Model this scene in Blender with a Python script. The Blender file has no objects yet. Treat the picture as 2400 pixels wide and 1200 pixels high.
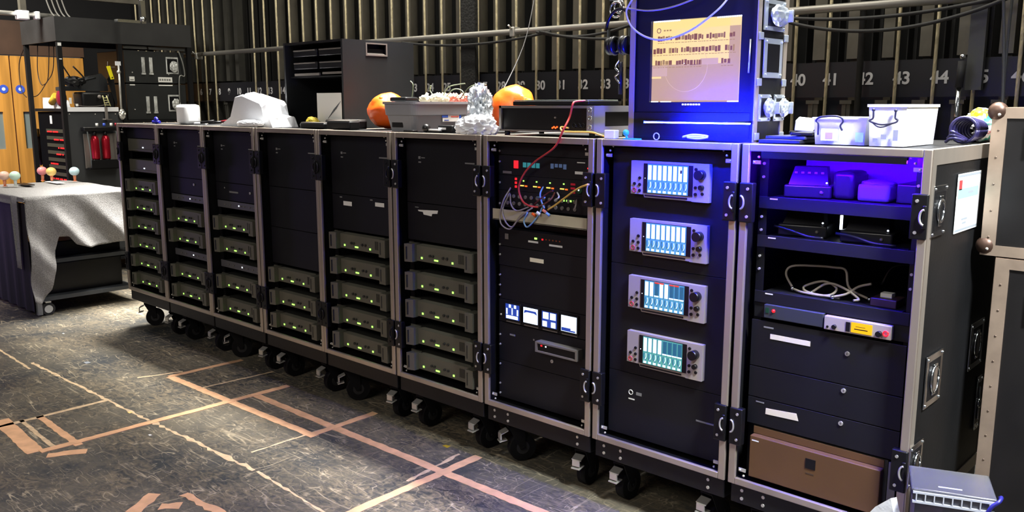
import bpy, bmesh, math, random
from mathutils import Vector, Matrix, noise
random.seed(7)
S = bpy.context.scene
COL = S.collection
PI = math.pi

# ------------------------------------------------------------------ camera
EYE = Vector((6.213, -2.636, 1.58)); YAW = -0.7474; PITCH = 0.1715; FPX = 2042.9
FW = Vector((math.sin(YAW)*math.cos(PITCH), math.cos(YAW)*math.cos(PITCH), -math.sin(PITCH)))
RT = Vector((math.cos(YAW), -math.sin(YAW), 0)); UP = RT.cross(FW)
cd = bpy.data.cameras.new('camera'); cam = bpy.data.objects.new('camera', cd); COL.objects.link(cam)
cam.matrix_world = Matrix(((RT.x, UP.x, -FW.x, EYE.x), (RT.y, UP.y, -FW.y, EYE.y), (RT.z, UP.z, -FW.z, EYE.z), (0, 0, 0, 1)))
cd.sensor_width = 36; cd.lens = FPX/2400*36; cd.clip_start = 0.02; cd.clip_end = 100
S.camera = cam
# ------------------------------------------------------------------ light
w = bpy.data.worlds.new('world'); S.world = w; w.use_nodes = True
w.node_tree.nodes['Background'].inputs[0].default_value = (0.92, 0.95, 1.0, 1)
w.node_tree.nodes['Background'].inputs[1].default_value = 0.075
S.view_settings.view_transform = 'Standard'; S.view_settings.look = 'None'
S.view_settings.gamma = 1; S.view_settings.use_curve_mapping = False
S.view_settings.exposure = 0.0
def area(name, loc, target, sx, sy, power, col, spread=PI):
    l = bpy.data.lights.new(name, 'AREA'); l.shape = 'RECTANGLE'; l.size = sx; l.size_y = sy
    l.energy = power; l.color = col; l.spread = spread
    o = bpy.data.objects.new(name, l); COL.objects.link(o); o.location = loc
    o.rotation_euler = (Vector(target)-Vector(loc)).to_track_quat('-Z', 'Y').to_euler()
    return o
area('overhead_stage_light', (2.6, 0.10, 6.2), (2.6, -0.1, 0), 8.0, 0.5, 165, (1.0, 0.94, 0.87))
area('overhead_rack_light', (2.2, 0.55, 3.3), (2.2, 0.50, 0), 6.8, 0.3, 260, (1.0, 0.97, 0.92), 0.85)
area('side_stage_light', (7.6, -1.2, 4.6), (5.4, 0.3, 1.1), 0.8, 0.8, 36, (0.92, 0.97, 1.0), 0.62)
area('added_front_fill', (4.5, -6.5, 5.0), (3.0, 0.5, 1.0), 3.0, 2.0, 150, (1.0, 0.95, 0.88))  # added fill to lift the rack fronts, not a lamp of the place
area('added_door_fill', (-2.3, -1.0, 3.7), (-3.4, 0.7, 1.1), 0.9, 0.9, 62, (1.0, 0.95, 0.86), 1.6)  # invented source, added to brighten the oak doors and canopy cart
area('overhead_wall_light', (2.3, 1.3, 4.8), (2.3, 2.1, 1.6), 6.0, 0.3, 160, (1.0, 0.95, 0.8))
area('red_stage_light', (2.4, -4.1, 0.55), (4.6, 0, 0.75), 0.35, 0.35, 5, (1.0, 0.22, 0.16))

# ------------------------------------------------------------------ materials
def lin(v):
    v /= 255.0
    return v/12.92 if v <= 0.04045 else ((v+0.055)/1.055)**2.4
def rgb(t): return (lin(t[0]), lin(t[1]), lin(t[2]), 1)
MATS = {}
def mat(name, col, rough=0.6, metal=0.0, emit=None, es=1.0, noise_amt=0.0, nscale=8.0, bump=0.0, bscale=60.0,
        trans=0.0, alpha=1.0, spec=0.5, stretch=(1, 1, 1)):
    if name in MATS: return MATS[name]
    m = bpy.data.materials.new(name); m.use_nodes = True
    nt = m.node_tree; b = nt.nodes['Principled BSDF']
    b.inputs['Base Color'].default_value = rgb(col); b.inputs['Roughness'].default_value = rough
    b.inputs['Metallic'].default_value = metal; b.inputs['Specular IOR Level'].default_value = spec
    if emit:
        b.inputs['Emission Color'].default_value = rgb(emit); b.inputs['Emission Strength'].default_value = es
    if trans: b.inputs['Transmission Weight'].default_value = trans
    if alpha < 1: b.inputs['Alpha'].default_value = alpha
    if noise_amt or bump:
        tc = nt.nodes.new('ShaderNodeTexCoord'); mp = nt.nodes.new('ShaderNodeMapping')
        mp.inputs['Scale'].default_value = stretch; nt.links.new(tc.outputs['Object'], mp.inputs[0])
    if noise_amt:
        n = nt.nodes.new('ShaderNodeTexNoise'); n.inputs['Scale'].default_value = nscale; n.inputs['Detail'].default_value = 6
        nt.links.new(mp.outputs[0], n.inputs['Vector'])
        r = nt.nodes.new('ShaderNodeValToRGB')
        c = rgb(col); lo = [max(0, x*(1-noise_amt)) for x in c[:3]]+[1]; hi = [min(1, x*(1+noise_amt)) for x in c[:3]]+[1]
        r.color_ramp.elements[0].color = lo; r.color_ramp.elements[0].position = 0.35
        r.color_ramp.elements[1].color = hi; r.color_ramp.elements[1].position = 0.65
        nt.links.new(n.outputs['Fac'], r.inputs[0]); nt.links.new(r.outputs[0], b.inputs['Base Color'])
    if bump:
        n2 = nt.nodes.new('ShaderNodeTexNoise'); n2.inputs['Scale'].default_value = bscale; n2.inputs['Detail'].default_value = 4
        nt.links.new(mp.outputs[0], n2.inputs['Vector'])
        bp = nt.nodes.new('ShaderNodeBump'); bp.inputs['Strength'].default_value = bump; bp.inputs['Distance'].default_value = 0.01
        nt.links.new(n2.outputs['Fac'], bp.inputs['Height']); nt.links.new(bp.outputs[0], b.inputs['Normal'])
    MATS[name] = m; return m
BLK = mat('black_laminate', (19, 19, 20), 0.45, spec=0.35, noise_amt=0.25, nscale=5, bump=0.05)
BLKM = mat('black_matte', (13, 13, 14), 0.8, spec=0.25)
PANEL = mat("black_panel", (21, 21, 26), 0.5, spec=0.3, noise_amt=0.2, nscale=3)
PLAS = mat('black_plastic', (15, 15, 17), 0.38, spec=0.4)
RUB = mat('black_rubber', (34, 34, 34), 0.7)
ALU = mat('aluminium', (186, 174, 160), 0.40, 0.7, noise_amt=0.15, nscale=4, stretch=(1, 1, 0.3))
ALUW = mat('worn_aluminium', (190, 168, 148), 0.45, 0.7, noise_amt=0.2, nscale=6)
STEEL = mat('zinc_steel', (210, 208, 200), 0.34, 0.65)
CHROME = mat('chrome', (225, 228, 230), 0.16, 1.0)
AMPG = mat('amp_grey', (98, 96, 84), 0.5, 0.15, noise_amt=0.08)
AMPD = mat('amp_dark', (40, 40, 36), 0.6)
GREYP = mat('device_grey', (120, 114, 108), 0.5, 0.2)
SILV = mat('recorder_silver', (176, 166, 158), 0.45, 0.25)
WHT = mat('white_plastic', (236, 238, 240), 0.4)
LBL = mat('white_label', (228, 228, 222), 0.7)
TAPE = mat('tan_label_tape', (222, 212, 188), 0.7)
GRN = mat('green_led', (20, 80, 10), 0.4, emit=(150, 255, 90), es=3)
RED = mat('red_led', (90, 8, 10), 0.4, emit=(255, 30, 40), es=1.8)
ORG = mat('orange_led', (90, 30, 5), 0.4, emit=(255, 90, 30), es=2.5)
YEL = mat('yellow_led', (90, 90, 10), 0.4, emit=(255, 235, 110), es=1.0)
CYN = mat('cyan_display', (10, 40, 45), 0.4, emit=(70, 170, 180), es=0.5)
LCD = mat('yellow_lcd', (90, 60, 0), 0.4, emit=(255, 190, 20), es=1.1)
WLED = mat('white_led', (200, 200, 210), 0.4, emit=(230, 240, 255), es=3)
WOOD = mat('oak_veneer', (196, 140, 62), 0.45, noise_amt=0.22, nscale=3, stretch=(6, 6, 0.35))
WOODD = mat('brown_panel', (70, 50, 36), 0.6, noise_amt=0.2, nscale=3)
ROPE = mat('pale_rope', (196, 184, 148), 0.8, bump=1.0, bscale=90, stretch=(1, 1, 0.35), noise_amt=0.2, nscale=30)
PLATE = mat('grey_steel_plate', (88, 84, 74), 0.55, 0.2, noise_amt=0.25, nscale=7, stretch=(1, 1, 0.5))
BAND = mat('black_number_board', (20, 21, 28), 0.5)
NUM = mat('white_numeral', (205, 205, 205), 0.7)
CARDW = mat('crumpled_white', (235, 238, 242), 0.45, bump=0.4, bscale=30)
ORANGE = mat('orange_plastic', (240, 96, 22), 0.35, noise_amt=0.1, bump=0.3, bscale=14)

# ------------------------------------------------------------------ mesh builder
class MB:
    def __init__(s, *mats):
        s.bm = bmesh.new(); s.m = list(mats) or [BLK]
    def _set(s, faces, mi, sm=False):
        for f in faces: f.material_index = mi; f.smooth = sm
    def box(s, x0, x1, y0, y1, z0, z1, mi=0, bev=0.0, M=None):
        d = bmesh.ops.create_cube(s.bm, size=1)
        T = Matrix.Translation(((x0+x1)/2, (y0+y1)/2, (z0+z1)/2)) @ Matrix.Diagonal((abs(x1-x0), abs(y1-y0), abs(z1-z0), 1))
        if M: T = M @ T
        bmesh.ops.transform(s.bm, matrix=T, verts=d['verts'])
        fs = {f for v in d['verts'] for f in v.link_faces}
        s._set(fs, mi)
        if bev:
            es = list({e for v in d['verts'] for e in v.link_edges})
            r = bmesh.ops.bevel(s.bm, geom=es, offset=bev, segments=2, profile=0.6, affect='EDGES', clamp_overlap=True)
            s._set(r['faces'], mi, True)
        return s
    def cyl(s, p0, p1, r, mi=0, n=12, r2=None, caps=True):
        p0 = Vector(p0); p1 = Vector(p1); ax = p1-p0
        d = bmesh.ops.create_cone(s.bm, cap_ends=caps, segments=n, radius1=r, radius2=r if r2 is None else r2, depth=ax.length)
        T = Matrix.Translation((p0+p1)/2) @ ax.to_track_quat('Z', 'Y').to_matrix().to_4x4()
        bmesh.ops.transform(s.bm, matrix=T, verts=d['verts'])
        for f in {f for v in d['verts'] for f in v.link_faces}: f.material_index = mi; f.smooth = len(f.verts) == 4
        return s
    def sph(s, c, r, mi=0, sc=(1, 1, 1), n=14):
        d = bmesh.ops.create_uvsphere(s.bm, u_segments=n, v_segments=max(6, n*2//3), radius=r)
        bmesh.ops.transform(s.bm, matrix=Matrix.Translation(c) @ Matrix.Diagonal((*sc, 1)), verts=d['verts'])
        s._set({f for v in d['verts'] for f in v.link_faces}, mi, True); return s
    def tube(s, pts, r, mi=0, n=6, smooth=True, sub=5):
        P = [Vector(p) for p in pts]
        if smooth and len(P) > 2:
            Q = []; E = [P[0]*2-P[1]]+P+[P[-1]*2-P[-2]]
            for i in range(1, len(E)-2):
                for k in range(sub):
                    t = k/sub; a, b, c, d = E[i-1:i+3]
                    Q.append(0.5*((2*b)+(-a+c)*t+(2*a-5*b+4*c-d)*t*t+(-a+3*b-3*c+d)*t**3))
            Q.append(P[-1]); P = Q
        rings = []; up = Vector((0.13, 0.31, 0.94)); ref = None
        for i, p in enumerate(P):
            t = (P[min(i+1, len(P)-1)]-P[max(i-1, 0)])
            if t.length < 1e-9: t = Vector((0, 0, 1))
            t.normalize()
            a = t.cross(ref if ref is not None else up)
            if a.length < 1e-3: a = t.cross(Vector((1, 0, 0)))
            a.normalize(); b = a.cross(t); ref = b
            rings.append([s.bm.verts.new(p+(a*math.cos(2*PI*k/n)+b*math.sin(2*PI*k/n))*r) for k in range(n)])
        for i in range(len(rings)-1):
            for k in range(n):
                f = s.bm.faces.new((rings[i][k], rings[i][(k+1) % n], rings[i+1][(k+1) % n], rings[i+1][k]))
                f.material_index = mi; f.smooth = True
        for rg in (rings[0], rings[-1][::-1]):
            f = s.bm.faces.new(rg); f.material_index = mi
        return s
    def poly(s, pts, mi=0):
        f = s.bm.faces.new([s.bm.verts.new(p) for p in pts]); f.material_index = mi; return s
    def prism(s, pts, vec, mi=0):
        vec = Vector(vec); a = [s.bm.verts.new(p) for p in pts]; b = [s.bm.verts.new(Vector(p)+vec) for p in pts]
        n = len(a); fs = [s.bm.faces.new(a), s.bm.faces.new(b[::-1])]
        for i in range(n): fs.append(s.bm.faces.new((a[i], b[i], b[(i+1) % n], a[(i+1) % n])))
        s._set(fs, mi); return s
    def lathe(s, prof, c, mi=0, n=20):
        c = Vector(c); rings = []
        for r, z in prof:
            rings.append([s.bm.verts.new(c+Vector((max(r, 1e-4)*math.cos(2*PI*k/n), max(r, 1e-4)*math.sin(2*PI*k/n), z))) for k in range(n)])
        for i in range(len(rings)-1):
            for k in range(n):
                f = s.bm.faces.new((rings[i][k], rings[i][(k+1) % n], rings[i+1][(k+1) % n], rings[i+1][k])); f.material_index = mi; f.smooth = True
        return s
    def torus(s, c, R, r, ax='Z', mi=0, n=20, a0=0, a1=2*PI, sx=1, sy=1):
        c = Vector(c); pts = []
        for k in range(n+1):
            a = a0+(a1-a0)*k/n; u, v = R*math.cos(a)*sx, R*math.sin(a)*sy
            pts.append(c+Vector({'Z': (u, v, 0), 'Y': (u, 0, v), 'X': (0, u, v)}[ax]))
        return s.tube(pts, r, mi, smooth=False)
    def blob(s, c, sc, seed=0, amp=0.25, freq=3.0, mi=0, sub=4, ridged=True, flat=None):
        d = bmesh.ops.create_icosphere(s.bm, subdivisions=sub, radius=1)
        off = Vector((seed*3.7, seed*1.3, seed*2.1))
        for v in d['verts']:
            p = v.co.copy(); k = noise.noise(p*freq+off)+0.5*noise.noise(p*freq*2.3+off)
            if ridged: k = 0.5-abs(k)*1.3
            v.co = p*(1+amp*k)
            v.co = Vector((v.co.x*sc[0], v.co.y*sc[1], v.co.z*sc[2]))+Vector(c)
            if flat is not None and v.co.z < flat: v.co.z = flat
        s._set({f for v in d['verts'] for f in v.link_faces}, mi, not ridged); return s
    def build(s, name, parent=None, world=False):
        me = bpy.data.meshes.new(name)
        if world and parent:
            bmesh.ops.translate(s.bm, verts=s.bm.verts, vec=-Vector(parent.location))
        bmesh.ops.recalc_face_normals(s.bm, faces=s.bm.faces)
        s.bm.to_mesh(me); s.bm.free()
        for m in s.m: me.materials.append(m)
        o = bpy.data.objects.new(name, me); COL.objects.link(o)
        if parent: o.parent = parent
        return o
def tag(o, label, cat, group=None, kind=None):
    o['label'] = label; o['category'] = cat
    if group: o['group'] = group
    if kind: o['kind'] = kind
    return o
def thing(name, label, cat, loc=(0, 0, 0), group=None, rotz=0.0):
    o = bpy.data.objects.new(name, None); COL.objects.link(o); o.empty_display_size = 0.05
    o.location = loc; o.rotation_euler = (0, 0, rotz)
    return tag(o, label, cat, group)
def solo(mb, name, label, cat, group=None):
    # one-mesh thing built in world coordinates: move its origin to its base
    o = mb.build(name); me = o.data
    xs = [v.co.x for v in me.vertices]; ys = [v.co.y for v in me.vertices]; zs = [v.co.z for v in me.vertices]
    c = Vector(((min(xs)+max(xs))/2, (min(ys)+max(ys))/2, min(zs))); me.transform(Matrix.Translation(-c)); o.location = c
    return tag(o, label, cat, group)
def struct(mb, name):
    o = mb.build(name); o['kind'] = 'structure'; return o
def kids(o): return [c for c in COL.objects if c.parent == o]
TREE = {}
def copy_tree(root, loc, label, group=None, rotz=None):
    r = root.copy(); COL.objects.link(r); r.location = loc; r['label'] = label
    if rotz is not None: r.rotation_euler = (0, 0, rotz)
    if group: r['group'] = group
    if root.name not in TREE: TREE[root.name] = [(c, kids(c)) for c in kids(root)]
    for c, gs in TREE[root.name]:
        cc = c.copy(); COL.objects.link(cc); cc.parent = r
        for g in gs:
            gg = g.copy(); COL.objects.link(gg); gg.parent = cc
    return r
# meeting point of a picture ray with a real plane, used to read off positions
def ray(x, y): return FW+RT*((x-1200)/FPX)-UP*((y-600)/FPX)
def onY(x, y, Y): d = ray(x, y); return EYE+d*((Y-EYE.y)/d.y)
def onX(x, y, X): d = ray(x, y); return EYE+d*((X-EYE.x)/d.x)
def onZ(x, y, Z): d = ray(x, y); return EYE+d*((Z-EYE.z)/d.z)
def text_mesh(txt, size, mt, name, parent, loc, rot, extrude=0.0008):
    cu = bpy.data.curves.new('t', 'FONT'); cu.body = txt; cu.size = size; cu.extrude = extrude; cu.offset = 0.0022
    cu.align_x = 'CENTER'; cu.align_y = 'CENTER'
    t = bpy.data.objects.new('t', cu); COL.objects.link(t); bpy.context.view_layer.update()
    me = bpy.data.meshes.new_from_object(t.evaluated_get(bpy.context.evaluated_depsgraph_get()))
    bpy.data.objects.remove(t); bpy.data.curves.remove(cu)
    me.materials.clear(); me.materials.append(mt)
    o = bpy.data.objects.new(name, me); COL.objects.link(o)
    if parent: o.parent = parent
    o.location = loc; o.rotation_euler = rot
    return o

# ------------------------------------------------------------------ floor
def floor_material():
    m = bpy.data.materials.new('scuffed_stage_floor'); m.use_nodes = True; nt = m.node_tree; N = nt.nodes; Lk = nt.links
    b = N['Principled BSDF']; tc = N.new('ShaderNodeTexCoord')
    def noi(scale, detail, st, dist=0.0):
        mp = N.new('ShaderNodeMapping'); mp.inputs['Scale'].default_value = st[:3]
        mp.inputs['Rotation'].default_value = (0, 0, st[3] if len(st) > 3 else 0)
        Lk.new(tc.outputs['Object'], mp.inputs[0])
        n = N.new('ShaderNodeTexNoise'); n.inputs['Scale'].default_value = scale; n.inputs['Detail'].default_value = detail
        n.inputs['Roughness'].default_value = 0.65; n.inputs['Distortion'].default_value = dist
        Lk.new(mp.outputs[0], n.inputs['Vector']); return n.outputs['Fac']
    def ramp(src, p0, p1, c0, c1):
        r = N.new('ShaderNodeValToRGB'); r.color_ramp.elements[0].position = p0; r.color_ramp.elements[1].position = p1
        r.color_ramp.elements[0].color = c0; r.color_ramp.elements[1].color = c1; Lk.new(src, r.inputs[0]); return r.outputs[0]
    def mix(fac, a, bb, mode='MIX'):
        x = N.new('ShaderNodeMix'); x.data_type = 'RGBA'; x.blend_type = mode
        Lk.new(fac, x.inputs['Factor']); Lk.new(a, x.inputs['A']); Lk.new(bb, x.inputs['B']); return x.outputs['Result']
    W = (1, 1, 1, 1); K = (0, 0, 0, 1)
    base = ramp(noi(1.3, 9, (1, 1, 1), 0.6), 0.40, 0.62, rgb((44, 50, 54)), rgb((104, 98, 84)))
    brown = ramp(noi(11, 12, (1, 2, 1), 2.0), 0.40, 0.66, rgb((46, 47, 47)), rgb((146, 130, 102)))
    c = mix(ramp(noi(1.7, 6, (1, 1, 1), 0.8), 0.42, 0.66, (0.12,)*3+(1,), (0.8,)*3+(1,)), base, brown)
    pale = N.new('ShaderNodeRGB'); pale.outputs[0].default_value = rgb((206, 190, 158))
    # scuffs: thin ridges of distorted noise, broken up by a larger patchy mask
    for sc, st, wd, k in ((1.6, (0.5, 4, 1, 0.0), 0.006, 0.75), (2.2, (4, 0.5, 1, 0.05), 0.006, 0.7), (2.6, (0.6, 5, 1, 0.5), 0.006, 0.6), (3.4, (0.7, 4, 1, -0.6), 0.008, 0.55), (5.5, (1, 2.0, 1, 1.0), 0.012, 0.5), (8, (2, 1, 1, 0.3), 0.014, 0.45)):
        f = noi(sc, 1.5, st, 0.15)
        r = N.new('ShaderNodeValToRGB'); els = r.color_ramp.elements
        els[0].position = 0.5-wd; els[0].color = K; els[1].position = 0.5+wd; els[1].color = K
        e = els.new(0.5); e.color = (k, k, k, 1); Lk.new(f, r.inputs[0])
        mk = ramp(noi(sc*1.3+1, 4, (1, 1, 1), 0.5), 0.48, 0.62, K, W)
        mm = N.new('ShaderNodeMath'); mm.operation = 'MULTIPLY'; Lk.new(r.outputs[0], mm.inputs[0]); Lk.new(mk, mm.inputs[1])
        c = mix(mm.outputs[0], c, pale.outputs[0])
    speck = ramp(noi(60, 4, (1, 1, 1)), 0.66, 0.74, K, (0.5, 0.5, 0.5, 1))
    c = mix(speck, c, pale.outputs[0])
    Lk.new(c, b.inputs['Base Color'])
    rr = ramp(noi(3, 6, (1, 1, 1)), 0.3, 0.7, (0.5,)*3+(1,), (0.8,)*3+(1,)); Lk.new(rr, b.inputs['Roughness'])
    bp = N.new('ShaderNodeBump'); bp.inputs['Strength'].default_value = 0.15; bp.inputs['Distance'].default_value = 0.004
    Lk.new(noi(25, 8, (1, 1, 1)), bp.inputs['Height']); Lk.new(bp.outputs[0], b.inputs['Normal'])
    return m
struct(MB(floor_material()).box(-4.1, 9, -4.5, 2.6, -0.05, 0), 'floor')
struct(MB(mat('dark_brick_wall', (15, 15, 14), 0.9, noise_amt=0.3, nscale=6, bump=0.3, bscale=14)).box(-4.1, 9, 2.5, 2.62, 0, 4.6), 'wall_back')

# end wall with oak doors
def end_wall():
    X = -4.0
    mb = MB(BLKM, WOODD)
    mb.box(X-0.1, X, -2.2, -1.03, 0, 4.0, 1)
    mb.box(X-0.1, X, 1.40, 2.5, 0, 4.6, 0)
    mb.box(X-0.1, X, -1.03, 1.40, 2.10, 2.45, 1)
    mb.box(X-0.1, X, -1.03, 1.40, 2.45, 4.6, 0)
    struct(mb, 'wall_left')
    for k, (y0, y1) in enumerate(((-1.02, -0.20), (-0.19, 0.635), (0.65, 1.39))):
        d = MB(WOOD); gy0, gy1 = (y1-0.33, y1-0.10) if k < 2 else (y0+0.08, y0+0.20)
        gz0, gz1 = 1.12, 1.51
        d.box(X-0.06, X-0.01, y0, gy0, 0.005, 2.09); d.box(X-0.06, X-0.01, gy1, y1, 0.005, 2.09)
        d.box(X-0.06, X-0.01, gy0, gy1, 0.005, gz0); d.box(X-0.06, X-0.01, gy0, gy1, gz1, 2.09)
        o = struct(d, 'door_%d' % (k+1))
        MB(mat('wired_glass', (120, 132, 128), 0.3)).box(X-0.04, X-0.03, gy0, gy1, gz0, gz1).build('glass_panel', o)
        s = MB(mat('blue_sign', (60, 90, 200), 0.5), LBL)
        yc = 0.56 if k == 1 else (0.72 if k == 2 else -0.3)
        s.cyl((X-0.01, yc, 1.745), (X-0.006, yc, 1.745), 0.045, 0, 20); s.cyl((X-0.006, yc, 1.745), (X-0.005, yc, 1.745), 0.018, 1, 12)
        s.build('round_sign', o)
end_wall()

# ------------------------------------------------------------------ fly wall
NX0, NP = -3.502, 0.189
NRES = ((-10, -0.15), (13, -0.15), (19, -0.02), (23, 0.03), (27, 0.04), (33, 0.02), (40, 0.0), (43, -0.02), (46, -0.05), (60, -0.05))
def nx(n):
    for (a, ra), (b, rb) in zip(NRES, NRES[1:]):
        if a <= n <= b: return NX0+NP*n+ra+(rb-ra)*(n-a)/(b-a)
    return NX0+NP*n
def fly_wall():
    N0, N1 = -2, 51
    rope_seen = lambda n: n >= 23
    rnd = random.Random(3)
    band = thing('number_board', 'long black board with white line numbers on the rigging wall', 'board', (3.0, 1.98, 1.62))
    MB(BAND).box(nx(N0)-0.1-3.0, nx(N1)-3.0, 0, 0.02, 0, 0.183).build('board', band)
    for n in range(max(N0, 1), 49):
        text_mesh(str(n), 0.085, NUM, 'numeral', band, (nx(n)+0.005-3.0, -0.002, 0.091), (PI/2, 0, 0))
    lower = MB(mat('dark_blue_rail', (24, 26, 38), 0.5)).box(nx(N0), nx(N1), 2.12, 2.16, 1.2, 1.80)
    solo(lower, 'backing_board', 'dark backing board low on the rigging wall behind the grey plates', 'board')
    plate0 = None
    for n in range(N0, N1):
        x = nx(n)
        # counterweight plate
        pw = 0.056+0.012*rnd.random(); px = x+0.062+rnd.uniform(-0.006, 0.006); h = rnd.choice((3.3, 3.4, 3.5))
        if rnd.random() < 0.1 and n < 39: continue_plate = False
        else: continue_plate = True
        lab = ('grey steel counterweight column just right of number %d on the rigging wall' % n) if n >= 23 else 'grey steel counterweight column on the far left stretch of rigging wall'
        if continue_plate:
            p = MB(PLATE if n >= 13 else mat('shade_painted_plate', (40, 39, 33), 0.7, noise_amt=0.25, nscale=7))  # far left plates: shade painted in as a darker copy of the plate grey
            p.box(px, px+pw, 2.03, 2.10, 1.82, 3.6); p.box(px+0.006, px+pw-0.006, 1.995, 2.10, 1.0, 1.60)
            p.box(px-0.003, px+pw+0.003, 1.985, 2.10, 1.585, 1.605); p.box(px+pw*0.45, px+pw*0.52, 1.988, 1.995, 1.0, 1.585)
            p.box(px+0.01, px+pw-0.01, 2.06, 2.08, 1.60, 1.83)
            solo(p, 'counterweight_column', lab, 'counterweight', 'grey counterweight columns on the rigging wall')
        # T shaped guide rail, dark
        g = MB(mat('guide_rail_black', (34, 33, 30), 0.6))
        gx = x-0.045
        g.box(gx, gx+0.006, 2.0+0.16, 2.24, 0, 4.2); g.box(gx-0.018, gx+0.024, 2.24, 2.246, 0, 4.2)
        solo(g, 'guide_rail', ('thin dark guide rail left of number %d on the rigging wall' % n) if n >= 23 else 'thin dark guide rail on the far left stretch of rigging wall', 'rail', 'dark guide rails on the rigging wall')
        # hand rope
        if n in (42, 9, 10, 11): continue
        rx = x-0.008+rnd.uniform(-0.008, 0.008); lean = rnd.uniform(-0.012, 0.012)
        r = MB(ROPE).tube([(rx+lean, 1.955, 0.9), (rx, 1.95, 2.0), (rx-lean*0.5, 1.95, 3.6)], 0.0085, n=8, smooth=False)
        solo(r, 'hand_rope', ('pale rigging rope hanging in front of number %d' % n) if n >= 23 else 'pale rigging rope on the far left stretch of rigging wall', 'rope', 'pale ropes on the rigging wall')
    # dark poles and posts
    solo(MB(mat('post_grey', (70, 72, 72), 0.5, 0.3)).box(nx(45)-0.035, nx(45)+0.035, 1.905, 1.938, 1.65, 3.6), 'steel_post', 'wide grey steel post above number 45', 'post')
    p = MB(RUB, CHROME).cyl((nx(45)-0.03, 1.80, 1.66), (nx(45)-0.025, 1.80, 1.78), 0.018, 0).cyl((nx(45)-0.032, 1.80, 1.40), (nx(45)-0.03, 1.80, 1.66), 0.011, 1).sph((nx(45)-0.025, 1.80, 1.80), 0.014, 1).cyl((nx(45)-0.03, 1.80, 0.0), (nx(45)-0.03, 1.80, 1.4), 0.016, 0)
    solo(p, 'microphone_stand', 'slim dark stand with a bright tip in front of number 45', 'stand')
    solo(MB(RUB).cyl((nx(42)+0.004, 1.90, 1.3), (nx(42)+0.004, 1.90, 3.6), 0.016), 'dark_pole', 'slim dark pole crossing number 42', 'pole')
    solo(MB(mat('web', (30, 30, 28), 0.8, bump=0.8)).box(onY(1084, 60, 1.93).x, onY(1117, 60, 1.93).x, 1.91, 1.95, 1.0, 3.6), 'dark_column', 'wide dark column between numbers 25 and 27', 'column')
    # lock rail pipe with cables slung from it
    rail = thing('rail_pipe', 'long dark horizontal pipe in front of the rigging ropes', 'pipe', (1.2, 1.88, 2.07))
    MB(mat('pipe_grey', (140, 137, 130), 0.45, 0.4)).cyl((-4.0, 0, 0.02), (2.2, 0, 0), 0.021, 0, 14).cyl((2.2, 0, 0), (3.9, 0, 0.0), 0.021, 0, 14).build('pipe', rail)
    for x in (-3.55, -1.2, 0.85, 2.8):
        MB(STEEL).box(x-0.02, x+0.02, -0.03, 0.04, -0.03, 0.035, bev=0.006).cyl((x, -0.03, 0.02), (x, -0.06, 0.045), 0.006).build('pipe_clamp', rail)
    for k, (x0, x1, sag) in enumerate(((0.9, 2.4, 0.05), (2.3, 3.05, 0.045), (2.35, 3.6, 0.075), (3.9, 5.1, 0.055), (3.95, 5.15, 0.12))):
        pts = [(x0+(x1-x0)*t, 1.85-0.025*k, 2.055-sag*4*t*(1-t)) for t in [i/8 for i in range(9)]]
        solo(MB(RUB).tube(pts, 0.009), 'black_cable', ['black cable slung under the pipe above number 26', 'short black cable slung above number 32', 'lower black cable slung above number 33', 'upper black cable slung above numbers 40 to 44', 'lower black cable sagging above numbers 40 to 44'][k], 'cable')
    for k, (x, y0, y1) in enumerate(((2352, 0, 245), (2378, 0, 245))):
        a = onY(x, -60, 1.25+0.05*k); b = onY(2350 if k == 0 else 2366, 262, 1.22+0.05*k); b.z = 1.2
        solo(MB(RUB).tube([a, (a+b)/2+Vector((0.015-0.03*k, 0, 0)), b], 0.006), 'hanging_cable', ['left one of two thin cables dropping behind the tall flight case', 'right one of two thin cables dropping behind the tall flight case'][k], 'cable')
    # thin wire running down diagonally
    a = onY(1256, -20, 1.4); b = onY(1160, 250, 0.9)
    solo(MB(mat('grey_wire', (110, 110, 112), 0.5)).tube([a, a.lerp(b, 0.45)+Vector((0.04, 0, -0.03)), b], 0.003), 'grey_wire', 'thin grey wire hanging diagonally above the right orange bag', 'wire')
fly_wall()
# ladder-like strap and box-section at upper left
def upper_left():
    z = 2.385
    t = thing('lighting_bar', 'horizontal steel bar with white clamps at the upper left', 'pipe', (-2.9, 0.25, z))
    MB(STEEL).cyl((0.4, -1.2, 0.0), (0.4, 0.35, 0.0), 0.02, 0, 14).build('bar', t)
    MB(WHT).box(0.36, 0.44, -0.0, 0.10, -0.05, 0.03, bev=0.01).build('clamp', t); MB(WHT).box(0.36, 0.44, 0.15, 0.19, -0.04, 0.03, bev=0.01).build('clamp', t)
    MB(PLATE).box(0.37, 0.43, 0.03, 0.08, 0.0, 0.6).build('drop_arm', t)
    solo(MB(PLATE).box(-2.6, -2.55, 0.55, 1.42, 2.56, 2.95), 'duct_panel', 'long grey metal panel above the black wooden canopy', 'panel')
    solo(MB(CHROME, PLAS).box(-1.75, -1.70, 1.02, 1.06, 2.30, 2.8, 0).sph((-1.72, 1.04, 2.34), 0.03, 0).sph((-1.72, 1.04, 2.52), 0.03, 0).box(-1.76, -1.69, 0.80, 1.0, 2.30, 2.325, 0), 'clamp_post', 'bright steel clamp post standing on the black wooden canopy', 'clamp')
    for k in range(4):
        y = 0.42+0.045*k
        solo(MB(mat('cable_grey', (120, 118, 112), 0.5)).tube([(-2.45, y, 2.95), (-2.45, y+0.06, 2.6), (-2.44, y+0.10, 2.43), (-2.42, y+0.13, 2.372)], 0.007), 'drop_cable', 'grey cable curving down above the black wooden canopy', 'cable', 'grey cables above the canopy')
upper_left()

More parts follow.
